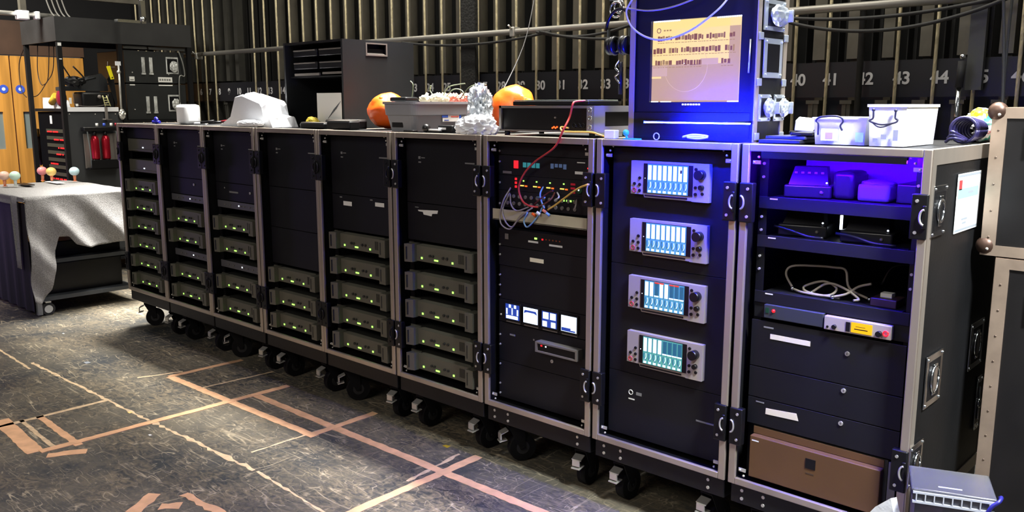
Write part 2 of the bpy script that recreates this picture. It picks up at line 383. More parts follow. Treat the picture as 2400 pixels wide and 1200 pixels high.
# ------------------------------------------------------------------ rack cases
ZB, ZT = 0.2735, 1.455
WD = 0.6; DEP = 0.80
RN = ['the leftmost rack', 'the second rack from the left', 'the third rack from the left', 'the fourth rack from the left', 'the fifth rack from the left',
      'the sixth rack from the left', 'the rack with the four small screens', 'the rack with four recorders', 'the blue-lit rack at the right end']
GAPS = {0: 0.004, 1: 0.0015, 2: 0.0015, 3: 0.006, 4: 0.0015, 5: 0.006, 6: 0.007, 7: 0.007, 8: 0.007, 9: 0.0}
def castor(parent, x, y, swivel=0.0, plate=0.2, side=-1):
    c = bpy.data.objects.new('castor', None)
    R = Matrix.Translation((x, y, 0)) @ Matrix.Rotation(swivel, 4, 'Z')
    mb = MB(BLKM, STEEL)
    mb.box(-0.04, 0.04, -0.04, 0.04, 0.192, 0.199); mb.cyl((0, 0, 0.172), (0, 0, 0.192), 0.03, 0, 16)
    mb.box(-0.026, 0.026, -0.03, 0.05, 0.165, 0.172)
    for sx in (-1, 1):
        mb.prism([(sx*0.024, -0.03, 0.168), (sx*0.024, 0.045, 0.168), (sx*0.024, 0.052, 0.062), (sx*0.024, 0.028, 0.055)], (sx*0.003, 0, 0))
    mb.prism([(-0.022, -0.030, 0.150), (0.022, -0.030, 0.150), (0.022, -0.062, 0.136), (-0.022, -0.062, 0.136)], (0, 0, 0.004), 1); mb.box(-0.017, 0.017, -0.066, -0.060, 0.112, 0.137, 1); mb.prism([(-0.024, -0.036, 0.108), (0.024, -0.036, 0.108), (0.020, -0.070, 0.100), (-0.020, -0.070, 0.100)], (0, 0, 0.004), 1)
    mb.cyl((-0.032, 0.04, 0.066), (0.032, 0.04, 0.066), 0.006, 0, 10)
    bmesh.ops.transform(mb.bm, matrix=R, verts=mb.bm.verts)
    fork = mb.build('castor', parent)
    wh = MB(BLKM, RUB); wh.cyl((-0.019, 0.04, 0.064), (0.019, 0.04, 0.064), 0.062, 0, 28); wh.cyl((-0.021, 0.04, 0.064), (0.021, 0.04, 0.064), 0.03, 1, 16)
    bmesh.ops.transform(wh.bm, matrix=R, verts=wh.bm.verts)
    wh.build('wheel', fork)
def make_case(i):
    g0 = GAPS[i]; g1 = GAPS[i+1]
    x0 = 0.0+g0; x1 = WD-g1; T = 0.009
    t = thing('rack_case', 'black flight case on castors, ' + RN[i] + ', with aluminium edging', 'flight case', (i*WD, 0, 0), 'row of black rack flight cases')
    sh = MB(BLK)
    sh.box(x0, x0+T, 0.01, DEP, ZB, ZT-0.002); sh.box(x1-T, x1, 0.01, DEP, ZB, ZT-0.002)
    sh.box(x0+T, x1-T, 0.01, DEP, ZB, ZB+T); sh.box(x0+T, x1-T, DEP-T, DEP, ZB+T, ZT-T)
    sh.box(x0+T, x1-T, 0.01, DEP, ZT-T-0.002, ZT-0.002)
    sh.build('shell', t)
    f = MB(ALU); e = 0.026 if g1 > 0.003 or i == 8 else 0.020
    e0 = 0.026 if g0 > 0.003 else 0.02
    f.box(x0, x0+e0, -0.004, 0.010, ZB, ZT, bev=0.003); f.box(x1-e, x1, -0.004, 0.010, ZB, ZT, bev=0.003)
    f.box(x0+e0, x1-e, -0.004, 0.010, ZT-0.024, ZT, bev=0.003); f.box(x0+e0, x1-e, -0.004, 0.010, ZB, ZB+0.024, bev=0.003)
    # edging on the top and side arrises
    f.box(x0, x1, 0.010, 0.034, ZT-0.002, ZT); f.box(x0, x0+0.02, 0.034, DEP, ZT-0.002, ZT); f.box(x1-0.02, x1, 0.034, DEP, ZT-0.002, ZT)
    if i == 8:
        f.box(x1, x1+0.003, -0.002, 0.030, ZB, ZT); f.box(x1, x1+0.003, DEP-0.03, DEP, ZB, ZT)
        f.box(x1, x1+0.003, 0.03, DEP-0.03, ZT-0.045, ZT); f.box(x1, x1+0.003, 0.03, DEP-0.03, ZB, ZB+0.045)
    if i == 0:
        f.box(x0-0.003, x0, -0.002, 0.030, ZB, ZT)
    f.build('edge_frame', t)
    for xr, s in ((x0+0.050, 1), (x1-0.050, -1)):
        r = MB(PLAS, STEEL)
        r.box(xr-0.016 if s > 0 else xr-0.012, xr+0.012 if s > 0 else xr+0.016, 0.066, 0.070, ZB+0.03, ZT-0.03)
        r.box(xr-0.0165 if s > 0 else xr+0.0135, xr-0.0135 if s > 0 else xr+0.0165, 0.070, 0.10, ZB+0.03, ZT-0.03)
        if i in (6, 8):
            for k in range(26):
                z = ZB+0.05+k*0.0444
                if random.random() < (0.8 if i == 8 else 0.45) and not (i == 8 and z < 0.95) and not (i == 6 and 0.62 < z < 0.76): ys = 0.060 if (i == 8 and z > 0.955) else (0.0405 if i == 8 else 0.0465); r.cyl((xr-0.003, ys, z), (xr-0.003, ys+0.005, z), 0.0045, 1, 8)
        r.build('rack_rail', t)
    for sgn in (0, 1):     # corner rivets
        for zz in (ZB+0.05, ZT-0.06):
            rv = MB(STEEL); xx = x0+0.036 if sgn == 0 else x1-0.036
            d = 1 if sgn == 0 else -1; dz = -1 if zz < 1 else 1
            rv.box(min(xx-0.006, xx+d*0.02), max(xx+0.006, xx+d*0.02), 0.016, 0.02, zz-0.006, zz+0.006, 0)
            rv.sph((xx, 0.014, zz), 0.0045); rv.sph((xx+d*0.015, 0.014, zz+dz*0.018), 0.0045); rv.sph((xx+d*0.028, 0.014, zz+dz*0.034), 0.0035)
            rv.build('corner_bracket', t)
    for zc in (1.262, 0.485):
        for s in (0, 1):
            xe = x0 if s == 0 else x1; d = 1 if s == 0 else -1
            l = MB(PLAS, STEEL if i > 4 else PLAS)
            xa, xb = sorted((xe, xe+d*0.047))
            l.box(xa, xb, -0.011, 0.016, zc-0.066, zc+0.066, bev=0.004)
            for q in range(2):
                za = zc+(-1 if q else 1)*0.046; l.cyl((xe+d*0.03, -0.014, za), (xe+d*0.03, -0.011, za), 0.005, 1, 10)
            if s == 1:
                l.box(xe-0.012, xe-0.001, -0.018, -0.011, zc-0.034, zc+0.034, 0, bev=0.003)
                l.torus((xe-0.006, -0.019, zc), 0.022, 0.0035, 'Y', 1, 12, 0.5*PI, 1.5*PI, sx=0.55)
            else:
                l.torus((xe+0.006, -0.014, zc), 0.022, 0.0035, 'Y', 1, 12, -0.5*PI, 0.5*PI, sx=0.55)
            l.build('latch', t)
    # castor board
    cb = MB(BLK, STEEL); cb.box(x0+0.006, x1-0.006, 0.012, DEP-0.01, 0.200, ZB-0.001, bev=0.004)
    if i >= 6:
        for k in range(2):
            for xx in (x0+0.05, x1-0.07, x0+0.13): cb.cyl((xx, 0.008, 0.222+0.03*k), (xx, 0.012, 0.222+0.03*k), 0.006, 1, 10)
    cb.build('castor_board', t)
    for k, xx in enumerate((0.09, 0.49)):
        castor(t, xx, 0.095, [(-0.5, 0.0), (0.15, -0.1)][k][i % 2] if i < 8 else 0.1)
        castor(t, xx, DEP-0.12, 0.2*k)
    return t
CASES = [make_case(i) for i in range(9)]

# side furniture of the right end rack
def side_hardware():
    X = 5.4
    t = CASES[8]
    def plate(y, z, w, h, nm='recessed_latch', butterfly=True):
        m = MB(CHROME, PLAS)
        m.box(X+0.003, X+0.007, y-w/2, y+w/2, z-h/2, z+h/2, 0, bev=0.001)
        m.box(X+0.007, X+0.0075, y-w*0.36, y+w*0.36, z-h*0.38, z+h*0.38, 1)
        m.torus((X+0.011, y, z), min(w, h)*0.24, 0.004, 'X', 0, 18, sy=1.2)
        m.box(X+0.0075, X+0.012, y-w*0.12, y+w*0.12, z-h*0.30, z+h*0.30, 0, bev=0.002)
        for a in (-1, 1):
            for b in (-1, 1): m.sph((X+0.008, y+a*w*0.43, z+b*h*0.44), 0.004, 0)
        m.build(nm, t, world=True)
    plate(0.075, 1.275, 0.115, 0.15); plate(0.155, 0.745, 0.15, 0.165, 'recessed_handle'); plate(0.60, 0.765, 0.15, 0.165, 'recessed_handle')
    plate(0.05, 0.50, 0.11, 0.13); plate(0.69, 0.53, 0.05, 0.2, 'hinge')
    MB(CHROME).poly([(X+0.004, 0.74, ZT-0.02), (X+0.004, 0.79, ZT-0.02), (X+0.004, 0.79, ZT-0.09)]).box(X+0.001, X+0.012, 0.765, 0.803, ZT-0.05, ZT+0.004, bev=0.006).build('ball_corner', t, world=True)
    p = solo(MB(mat('paper_white', (225, 232, 236), 0.6), mat('teal_print', (150, 205, 208), 0.6), mat('red_print', (175, 60, 60), 0.6), mat('grey_print', (150, 158, 165), 0.6))
         .box(X+0.004, X+0.0052, 0.235, 0.475, 1.188, 1.372, 0)
         .box(X+0.0052, X+0.0056, 0.245, 0.455, 1.295, 1.325, 1).box(X+0.0052, X+0.0056, 0.25, 0.28, 1.322, 1.352, 2)
         .box(X+0.0052, X+0.0056, 0.24, 0.47, 1.362, 1.369, 3).box(X+0.0052, X+0.0056, 0.24, 0.47, 1.192, 1.199, 3)
         .box(X+0.0052, X+0.0056, 0.30, 0.36, 1.225, 1.231, 3).box(X+0.0052, X+0.0056, 0.31, 0.35, 1.212, 1.218, 3).box(X+0.0056, X+0.0058, 0.35, 0.40, 1.306, 1.314, 3),
         'paper_label', 'white printed sheet taped on the right side of the end rack', 'label')
side_hardware()

# ------------------------------------------------------------------ rack devices
XL, XR = 0.045, 0.555          # rack ears
def make_amp(label, loc):
    a = thing('power_amplifier', label, 'amplifier', loc, 'grey power amplifiers stacked in the racks')
    MB(AMPD).box(0.070, 0.526, 0.045, 0.42, -0.040, 0.040).build('chassis', a)
    fp = MB(AMPG, AMPD); fp.box(0.11, 0.49, 0.028, 0.045, -0.040, 0.036, bev=0.003)
    fp.prism([(0.11, 0.028, 0.036), (0.49, 0.028, 0.036), (0.455, 0.045, 0.043), (0.145, 0.045, 0.043)], (0, 0.004, 0))
    for k in range(9):
        fp.box(0.405+k*0.007, 0.408+k*0.007, 0.0265, 0.028, -0.02, 0.022, 1)
    fp.build('front_panel', a)
    for s, (x0, x1) in enumerate(((XL+0.0, 0.118), (0.482, XR-0.0))):
        h = MB(AMPG, AMPD)
        h.box(x0, x1, 0.045, 0.051, -0.043, 0.043)
        xa, xb = (x0+0.030, x1) if s == 0 else (x0, x1-0.025)
        h.prism([(xa, -0.012, -0.043), (xb, 0.0 if s == 0 else -0.012, -0.043), (xb, 0.045, -0.043), (xa, 0.045, -0.043)], (0, 0, 0.086))
        h.box(xa+0.010, xa+0.016, -0.0135, -0.005, -0.03, 0.03, 1)
        h.build('handle', a)
    for k, x in enumerate((0.155, 0.255, 0.365)):
        l = MB(GRN)
        if k == 1: l.box(x-0.013, x+0.013, 0.0262, 0.028, -0.027, -0.020)
        else: l.box(x-0.005, x+0.005, 0.0262, 0.028, -0.027, -0.018)
        l.build('light', a)
    for k, x in enumerate((0.215, 0.235, 0.305, 0.33)):
        MB(AMPD).cyl((x, 0.020, -0.006), (x, 0.028, -0.006), 0.006, 0, 12).build('knob', a)
    return a
ORD = ['top', 'second', 'third', 'fourth', 'fifth', 'sixth']
AMPS = {0: [1.030, 0.896, 0.763, 0.630, 0.496, 0.363], 1: [0.870, 0.735, 0.500, 0.366], 2: [0.873, 0.735, 0.508, 0.360],
        3: [0.630, 0.497, 0.364], 4: [0.890, 0.757, 0.624, 0.491, 0.360], 5: [0.893, 0.757, 0.624, 0.488, 0.362]}
proto = None
def alabel(i, k, n):
    o = 'lowest' if k == n-1 else ('topmost' if k == 0 else ORD[k]+' from top')
    return 'grey power amplifier with green lights, %s in %s' % (o, RN[i])
for i, zs in AMPS.items():
    for k, z in enumerate(zs):
        loc = (i*WD, 0.012, z)
        if proto is None: proto = make_amp(alabel(i, k, len(zs)), loc)
        else: copy_tree(proto, loc, alabel(i, k, len(zs)))
# slim 1U processors
def make_slim(label, loc):
    a = thing('signal_processor', label, 'processor', loc, 'slim grey units between the amplifiers')
    MB(AMPD).box(0.070, 0.526, 0.05, 0.35, -0.02, 0.02).build('chassis', a)
    MB(mat('slim_grey', (92, 92, 96), 0.45, 0.2)).box(XL, XR, 0.043, 0.05, -0.0215, 0.0215, bev=0.002).build('front_panel', a)
    l = MB(GREYP); [l.cyl((x, 0.038, 0), (x, 0.043, 0), 0.004) for x in (0.14, 0.2, 0.32, 0.36, 0.42, 0.47)]
    l.build('button', a)
    MB(WLED).box(0.295-0.004, 0.295+0.004, 0.0415, 0.043, -0.004, 0.004).build('light', a)
    return a
sl = make_slim('slim grey unit above the amplifiers in the second rack from the left', (WD, 0.012, 0.985))
copy_tree(sl, (WD, 0.012, 0.618), 'slim grey unit between amplifiers in the second rack from the left')
copy_tree(sl, (2*WD, 0.012, 0.985), 'slim grey unit above the amplifiers in the third rack from the left')
copy_tree(sl, (2*WD, 0.012, 0.612), 'slim grey unit between amplifiers in the third rack from the left')
# the two plain grey 2U units in rack 1
def make_plain(label, loc):
    a = thing('grey_rack_unit', label, 'rack unit', loc, 'plain grey units at the top of the leftmost rack')
    MB(AMPD).box(0.070, 0.526, 0.05, 0.40, -0.043, 0.043).build('chassis', a)
    MB(AMPG).box(XL, XR, 0.040, 0.05, -0.0435, 0.0435, bev=0.004).box(0.10, 0.50, 0.034, 0.04, -0.036, -0.028).build('front_panel', a)
    MB(WLED).box(0.270, 0.285, 0.0375, 0.04, -0.018, -0.011).build('light', a)
    return a
pl = make_plain('plain grey rack unit, upper one of two in the leftmost rack', (0, 0.012, 1.307))
copy_tree(pl, (0, 0.012, 1.165), 'plain grey rack unit, lower one of two in the leftmost rack')

def blank(i, z0, z1, label, marks=(), name='blank_panel', cat='panel', y=0.052, m=PANEL, screws=True):
    x = i*WD
    t = thing(name, label, cat, (x, 0, z0))
    MB(m).box(XL, XR, y, y+0.004, 0, z1-z0-0.001, bev=0.001).build('plate', t)
    for (nm, mt, a, b, c, d) in marks:
        if nm == 'lock': MB(mt, PLAS).cyl(((a+b)/2, y-0.004, (c+d)/2-z0), ((a+b)/2, y, (c+d)/2-z0), 0.0075, 0, 18).box((a+b)/2-0.001, (a+b)/2+0.001, y-0.0045, y-0.004, (c+d)/2-z0-0.003, (c+d)/2-z0+0.003, 1).build(nm, t)
        else: MB(mt).box(a, b, y-0.0012, y, c-z0, d-z0).build(nm, t)
    return t
MK = mat('dim_print', (120, 120, 120), 0.7)
def topmarks(zc, bright=MK):
    return [('printed_mark', bright, 0.13, 0.145, zc+0.004, zc+0.016), ('printed_mark', bright, 0.15, 0.175, zc+0.008, zc+0.012), ('printed_mark', bright, 0.13, 0.148, zc-0.014, zc-0.008),
            ('printed_strip', bright, 0.44, 0.50, zc-0.006, zc)]
blank(0, 1.355, 1.425, 'black blank panel at the very top of the leftmost rack')
for i in range(1, 6):
    blank(i, 1.12 if i < 3 else 1.13, 1.425, 'black amplifier-depth blank panel at the top of ' + RN[i], topmarks(1.33))
blank(1, 1.012, 1.118, 'low black drawer front in the second rack, with small lock', [('lock', STEEL, 0.36, 0.372, 1.075, 1.087)], 'drawer_unit', 'drawer')
blank(2, 1.012, 1.118, 'low black drawer front in the third rack, with pale label and lock', [('lock', STEEL, 0.43, 0.442, 1.065, 1.077), ('label_strip', MK, 0.20, 0.30, 1.060, 1.070), ('mark', MK, 0.14, 0.15, 1.082, 1.090)], 'drawer_unit', 'drawer')
blank(3, 0.90, 1.128, 'plain black panel in the middle of the fourth rack from the left')
blank(3, 0.69, 0.898, 'plain black panel just above the amplifiers in the fourth rack')
blank(4, 0.945, 1.128, 'black drawer front with two white labels in the fifth rack', [('white_label', LBL, 0.14, 0.21, 1.072, 1.094), ('white_label', LBL, 0.40, 0.47, 1.086, 1.106), ('mark', MK, 0.11, 0.13, 1.110, 1.116), ('mark', MK, 0.36, 0.38, 1.112, 1.118)], 'drawer_unit', 'drawer')
d6 = blank(5, 0.95, 1.128, 'black drawer front with torn white tape in the sixth rack', [('mark', MK, 0.10, 0.125, 1.105, 1.109)], 'drawer_unit', 'drawer')
MB(LBL).prism([(0.12, 0.0505, 0.145), (0.26, 0.0505, 0.152), (0.255, 0.0505, 0.137), (0.22, 0.0505, 0.134), (0.215, 0.0505, 0.122), (0.16, 0.0505, 0.126), (0.155, 0.0505, 0.138), (0.125, 0.0505, 0.139)], (0, 0.001, 0)).build('torn_tape', d6)

# ------------------------------------------------------------------ rack 7
def rack7():
    i = 6; X = i*WD; D = 0.052
    blank(i, 1.375, 1.425, 'black blank panel at the top of the rack with the four small screens')
    a = thing('patch_controller', 'black unit with red light and cyan display near the red cable', 'rack unit', (X, 0, 1.29))
    MB(PANEL).box(XL, XR, D, D+0.004, 0, 0.083, bev=0.001).box(0.07, 0.526, D+0.004, 0.35, 0, 0.083).build('chassis', a)
    MB(RED).box(0.135, 0.158, D-0.004, D, 0.03, 0.062, bev=0.001).build('red_light', a)
    for k in range(4): MB(CYN).box(0.185+k*0.024, 0.203+k*0.024, D-0.002, D, 0.036, 0.056).build('display_cell', a)
    for k in range(4): MB(mat('blue_display', (20, 30, 45), 0.4, emit=(90, 110, 150), es=0.5)).box(0.335+k*0.022, 0.350+k*0.022, D-0.002, D, 0.038 if k in (0, 3) else 0.044, 0.058).build('display_cell', a)
    MB(LBL).box(0.47, 0.51, D-0.001, D, 0.066, 0.070).build('label_strip', a); MB(LBL).box(0.46, 0.50, D-0.001, D, 0.022, 0.033).build('label_strip', a)
    MB(RED).box(0.522, 0.527, D-0.002, D, 0.045, 0.050).build('red_light', a)
    MB(GREYP).box(0.07, 0.12, D-0.001, D, 0.006, 0.016).build('label_strip', a)
    b = thing('signal_meter_unit', 'black unit with a row of red and yellow lights below the cyan display', 'rack unit', (X, 0, 1.225))
    MB(PANEL).box(XL, XR, D, D+0.004, 0, 0.064, bev=0.001).box(0.07, 0.526, D+0.004, 0.35, 0, 0.064).build('chassis', b)
    for k in range(3):
        MB(RED).box(0.140, 0.150, D-0.002, D, 0.014+0.016*k, 0.023+0.016*k).build('red_light', b)
        MB(mat('dim_red', (80, 10, 20), 0.4, emit=(200, 30, 50), es=0.35)).box(0.44, 0.462, D-0.002, D, 0.010+0.016*k, 0.018+0.016*k).build('dim_light', b)
    for k in range(4):
        x = 0.17+0.072*k
        MB(YEL).box(x, x+0.02, D-0.003, D, 0.022, 0.027).build('yellow_light', b)
        MB(ORG).box(x+0.026, x+0.038, D-0.002, D, 0.021, 0.026).build('orange_light', b)
        MB(GRN).box(x+0.015, x+0.021, D-0.002, D, 0.042, 0.047).build('green_light', b)
    MB(mat('dark_green', (10, 60, 30), 0.5), WLED).cyl((0.49, D-0.012, 0.026), (0.49, D, 0.026), 0.014, 0, 16).box(0.487, 0.491, D-0.014, D-0.012, 0.024, 0.032, 1).build('knob', b)
    c = thing('patch_bay', 'black patch unit with dark sockets behind the tangle of cables', 'patch bay', (X, 0, 1.152))
    pb = MB(PANEL, GREYP); pb.box(XL, XR, D, D+0.004, 0, 0.072, bev=0.001)
    for r in range(2):
        for k in range(12): pb.cyl((0.10+0.033*k, D-0.004, 0.02+0.03*r), (0.10+0.033*k, D, 0.02+0.03*r), 0.008, 1, 10)
    pb.build('panel', c)
    for k in range(4): MB(GRN).box(0.40+0.018*k, 0.408+0.018*k, D-0.002, D, 0.048, 0.055).build('green_light', c)
    s = MB(mat('beige_lacing_bar', (170, 160, 136), 0.55, noise_amt=0.1)); s.box(X+XL+0.002, X+XR-0.002, 0.012, 0.050, 1.102, 1.106); s.box(X+XL+0.002, X+XR-0.002, 0.012, 0.016, 1.102, 1.148, bev=0.001)
    solo(s, 'cable_tray', 'beige metal tray under the tangled patch cables', 'tray')
    blank(i, 1.062, 1.150, 'recessed black panel under the beige cable tray', y=0.10)
    e = thing('router', 'black unit with green light and two small label tapes', 'rack unit', (X, 0, 0.985))
    MB(PANEL).box(XL, XR, D, D+0.004, 0, 0.075, bev=0.001).box(0.07, 0.526, D+0.004, 0.35, 0, 0.075).build('chassis', e)
    MB(GRN).box(0.25, 0.263, D-0.002, D, 0.046, 0.053).build('green_light', e); MB(LBL).box(0.215, 0.27, D-0.001, D, 0.030, 0.038).build('label_strip', e)
    MB(LBL).box(0.33, 0.40, D-0.001, D, 0.026, 0.034).build('label_strip', e); MB(RED).box(0.29, 0.297, D-0.002, D, 0.046, 0.052).build('red_light', e)
    for k in range(5): MB(mat('dim_amber', (60, 30, 10), 0.5, emit=(140, 60, 30), es=0.3)).box(0.31+0.018*k, 0.316+0.018*k, D-0.001, D, 0.048, 0.053).build('dim_light', e)
    MB(GREYP).box(0.085, 0.105, D-0.006, D, 0.03, 0.055, bev=0.002).build('switch', e)
    blank(i, 0.90, 0.984, 'black panel with one pale label above the four small screens', [('pale_label', TAPE, 0.225, 0.30, 0.934, 0.951)])
    blank(i, 0.75, 0.899, 'plain black panel directly above the four small screens', y=0.056)
    q = thing('quad_monitor', 'black strip of four small glowing blue-white screens', 'monitor', (X, 0, 0.65))
    MB(PANEL).box(XL, XR, D, D+0.006, 0, 0.099, bev=0.001).build('frame', q)
    SCR = mat('monitor_white', (200, 220, 255), 0.3, emit=(215, 235, 255), es=1.6); SB = mat('monitor_blue', (10, 20, 60), 0.3, emit=(50, 80, 190), es=0.8)
    SD = mat('monitor_dark', (5, 8, 30), 0.3, emit=(20, 30, 90), es=0.6)
    for k in range(4):
        x = 0.092+0.104*k; y = D-0.008
        m = MB(PLAS, SCR, SB, SD); m.box(x-0.006, x+0.088, y, D, 0.012, 0.092, 0, bev=0.002)
        yy = y-0.001
        m.box(x, x+0.080, yy, y, 0.020, 0.086, 2 if k in (0, 2) else 1)
        if k == 0:
            m.box(x+0.004, x+0.072, yy-0.0005, yy, 0.022, 0.036, 1); m.box(x+0.02, x+0.032, yy-0.0005, yy, 0.070, 0.084, 1); m.box(x+0.050, x+0.062, yy-0.0005, yy, 0.070, 0.084, 1)
            m.box(x+0.004, x+0.012, yy-0.0005, yy, 0.04, 0.066, 1); m.box(x+0.066, x+0.074, yy-0.0005, yy, 0.04, 0.066, 1); m.box(x+0.036, x+0.042, yy-0.0005, yy, 0.04, 0.07, 1)
        if k == 1: m.prism([(x+0.008, yy, 0.075), (x+0.07, yy, 0.075), (x+0.078, yy, 0.06), (x+0.06, yy, 0.066), (x+0.02, yy, 0.066), (x+0.002, yy, 0.06)], (0, -0.0005, 0), 2)
        if k == 2:
            for a, bq in ((0.006, 0.055), (0.045, 0.055)): m.box(x+a, x+a+0.03, yy-0.0005, yy, bq, bq+0.028, 1)
            for a in (0.004, 0.05): m.box(x+a, x+a+0.024, yy-0.0005, yy, 0.022, 0.045, 1)
        if k == 3: m.box(x+0.002, x+0.05, yy-0.0005, yy, 0.022, 0.036, 2); m.box(x+0.05, x+0.074, yy-0.0005, yy, 0.022, 0.028, 2)
        m.build('screen', q)
        MB(GREYP).box(x+0.0, x+0.08, D-0.004, D, 0.004, 0.009).build('button_strip', q)
    for x, z in ((0.058, 0.03), (0.543, 0.03)): MB(STEEL).sph((x, D-0.001, z), 0.005).build('screw', q)
    blank(i, 0.475, 0.648, 'black drawer front with small lock below the grey-framed unit', [('lock', STEEL, 0.345, 0.358, 0.520, 0.533), ('badge', MK, 0.11, 0.14, 0.595, 0.602), ('screw', GREYP, 0.245, 0.252, 0.596, 0.603)], 'drawer_unit', 'drawer')
    g = thing('grey_framed_unit', 'small unit in a grey frame fixed under the four small screens', 'device', (X, 0, 0.565))
    fr = MB(GREYP); y0, y1 = 0.012, 0.0505
    fr.box(0.29, 0.512, y0, y1, 0.038, 0.045); fr.box(0.29, 0.512, y0, y1, 0, 0.006); fr.box(0.29, 0.299, y0, y1, 0.006, 0.038); fr.box(0.503, 0.512, y0, y1, 0.006, 0.038)
    fr.build('frame', g); MB(PLAS).box(0.299, 0.503, 0.02, 0.05, 0.006, 0.038).build('body', g)
    MB(RED).box(0.315, 0.323, 0.018, 0.02, 0.026, 0.032).build('red_light', g); MB(WLED).box(0.340, 0.345, 0.018, 0.02, 0.026, 0.031).build('white_light', g)
    blank(i, 0.305, 0.474, 'plain black bottom panel of the rack with the four small screens')
rack7()

# ------------------------------------------------------------------ rack 8 recorders
def rack8():
    i = 7; X = i*WD; D = 0.052
    SW = mat('recorder_screen_white', (220, 240, 255), 0.3, emit=(205, 238, 250), es=1.15)
    SB = mat('recorder_screen_blue', (30, 90, 120), 0.3, emit=(95, 165, 195), es=0.8)
    SD = mat('recorder_screen_dark', (20, 60, 80), 0.3, emit=(50, 115, 145), es=0.6)
    SG = mat('recorder_screen_green', (30, 90, 90), 0.3, emit=(100, 175, 165), es=0.8)
    SR = mat('recorder_screen_red', (150, 30, 20), 0.3, emit=(225, 60, 40), es=0.9)
    zs = (1.247, 1.032, 0.817, 0.603)
    nm = ['topmost', 'second from top', 'third from top', 'lowest']
    for k, z0 in enumerate(zs):
        t = thing('audio_recorder', 'silver recorder with bright meter screen, %s of four' % nm[k], 'recorder', (X, 0, z0), 'silver recorders with meter screens')
        b = MB(SILV); y0 = 0.030
        b.prism([(0.143, y0, 0.010), (0.20, y0, 0.010), (0.203, y0, 0), (0.40, y0, 0), (0.403, y0, -0.002), (0.468, y0, -0.002), (0.468, y0, 0.132), (0.143, y0, 0.132)], (0, 0.022, 0))
        b.build('body', t)
        MB(PLAS).box(0.199, 0.405, y0-0.002, y0, 0.016, 0.124).box(0.205, 0.385, y0-0.0015, y0, 0.004, 0.010).build('bezel', t)
        sc = MB(SB if k < 3 else SG, SW, SD, SR, PLAS)
        x0, x1 = 0.217, 0.387; ya = y0-0.003; sc.box(x0, x1, ya, y0-0.002, 0.018, 0.122, 0)
        wch = (x1-x0)/8
        for c in range(8):
            xa = x0+c*wch
            full = (k < 2) or (k == 2 and c in (0, 1, 3, 4)) or (k == 3 and c < 4)
            sc.box(xa+0.003, xa+wch-0.004, ya-0.0006, ya, 0.066, 0.118, 1 if full else 2)
            sc.box(xa+wch-0.003, xa+wch-0.0008, ya-0.0006, ya, 0.062, 0.120, 2)
            if not full: sc.box(xa+0.001, xa+wch-0.001, ya-0.0008, ya-0.0004, 0.066, 0.071, 1)
            if k == 0 and c == 6: sc.box(xa+0.010, xa+0.017, ya-0.001, ya, 0.094, 0.106, 4)
            if k == 2 and c in (2, 3, 5, 6): sc.box(xa+0.001, xa+wch-0.001, ya-0.001, ya, 0.116, 0.121, 3)
            sc.tube([(xa+0.006, ya, 0.060), (xa+0.004, ya, 0.045), (xa+0.013, ya, 0.030)], 0.002, 2, 5, sub=3)
            sc.tube([(xa+0.014, ya, 0.058), (xa+0.015, ya, 0.044), (xa+0.008, ya, 0.032)], 0.0016, 1, 5, sub=3)
            sc.box(xa+0.004, xa+0.016, ya-0.0005, ya, 0.020, 0.028, 1)
        sc.build('screen', t)
        for x, z in ((0.183, 0.070), (0.160, 0.048), (0.183, 0.046), (0.183, 0.024), (0.417, 0.112), (0.417, 0.048), (0.417, 0.025), (0.445, 0.028)):
            MB(PLAS).cyl((x, y0-0.004, z), (x, y0, z), 0.0058, 0, 12).build('button', t)
        MB(mat('red_ring', (190, 60, 60), 0.5)).torus((0.160, y0-0.002, 0.024), 0.008, 0.0018, 'Y', 0, 16).build('record_button', t)
        MB(PLAS).cyl((0.440, y0-0.028, 0.094), (0.440, y0, 0.094), 0.017, 0, 20).build('dial', t)
        MB(PLAS).cyl((0.442, y0-0.014, 0.050), (0.442, y0, 0.050), 0.009, 0, 14).build('knob', t)
        MB(WLED).box(0.205, 0.2075, y0-0.0025, y0-0.002, 0.069, 0.0715).build('white_light', t)
    b1 = blank(i, 0.985, 1.425, 'tall black panel carrying the upper two recorders')
    b2 = blank(i, 0.56, 0.984, 'tall black panel carrying the lower two recorders')
    b3 = blank(i, 0.305, 0.559, 'black bottom panel with small white logo in the rack with four recorders',
               [('logo_text', MK, 0.175, 0.20, 0.478, 0.490), ('logo_text', LBL, 0.140, 0.168, 0.455, 0.460), ('strip', MK, 0.44, 0.52, 0.440, 0.446)])
    MB(LBL).torus((0.150, D-0.001, 0.484-0.305), 0.009, 0.0018, 'Y', 0, 16).build('logo_ring', b3)
rack8()

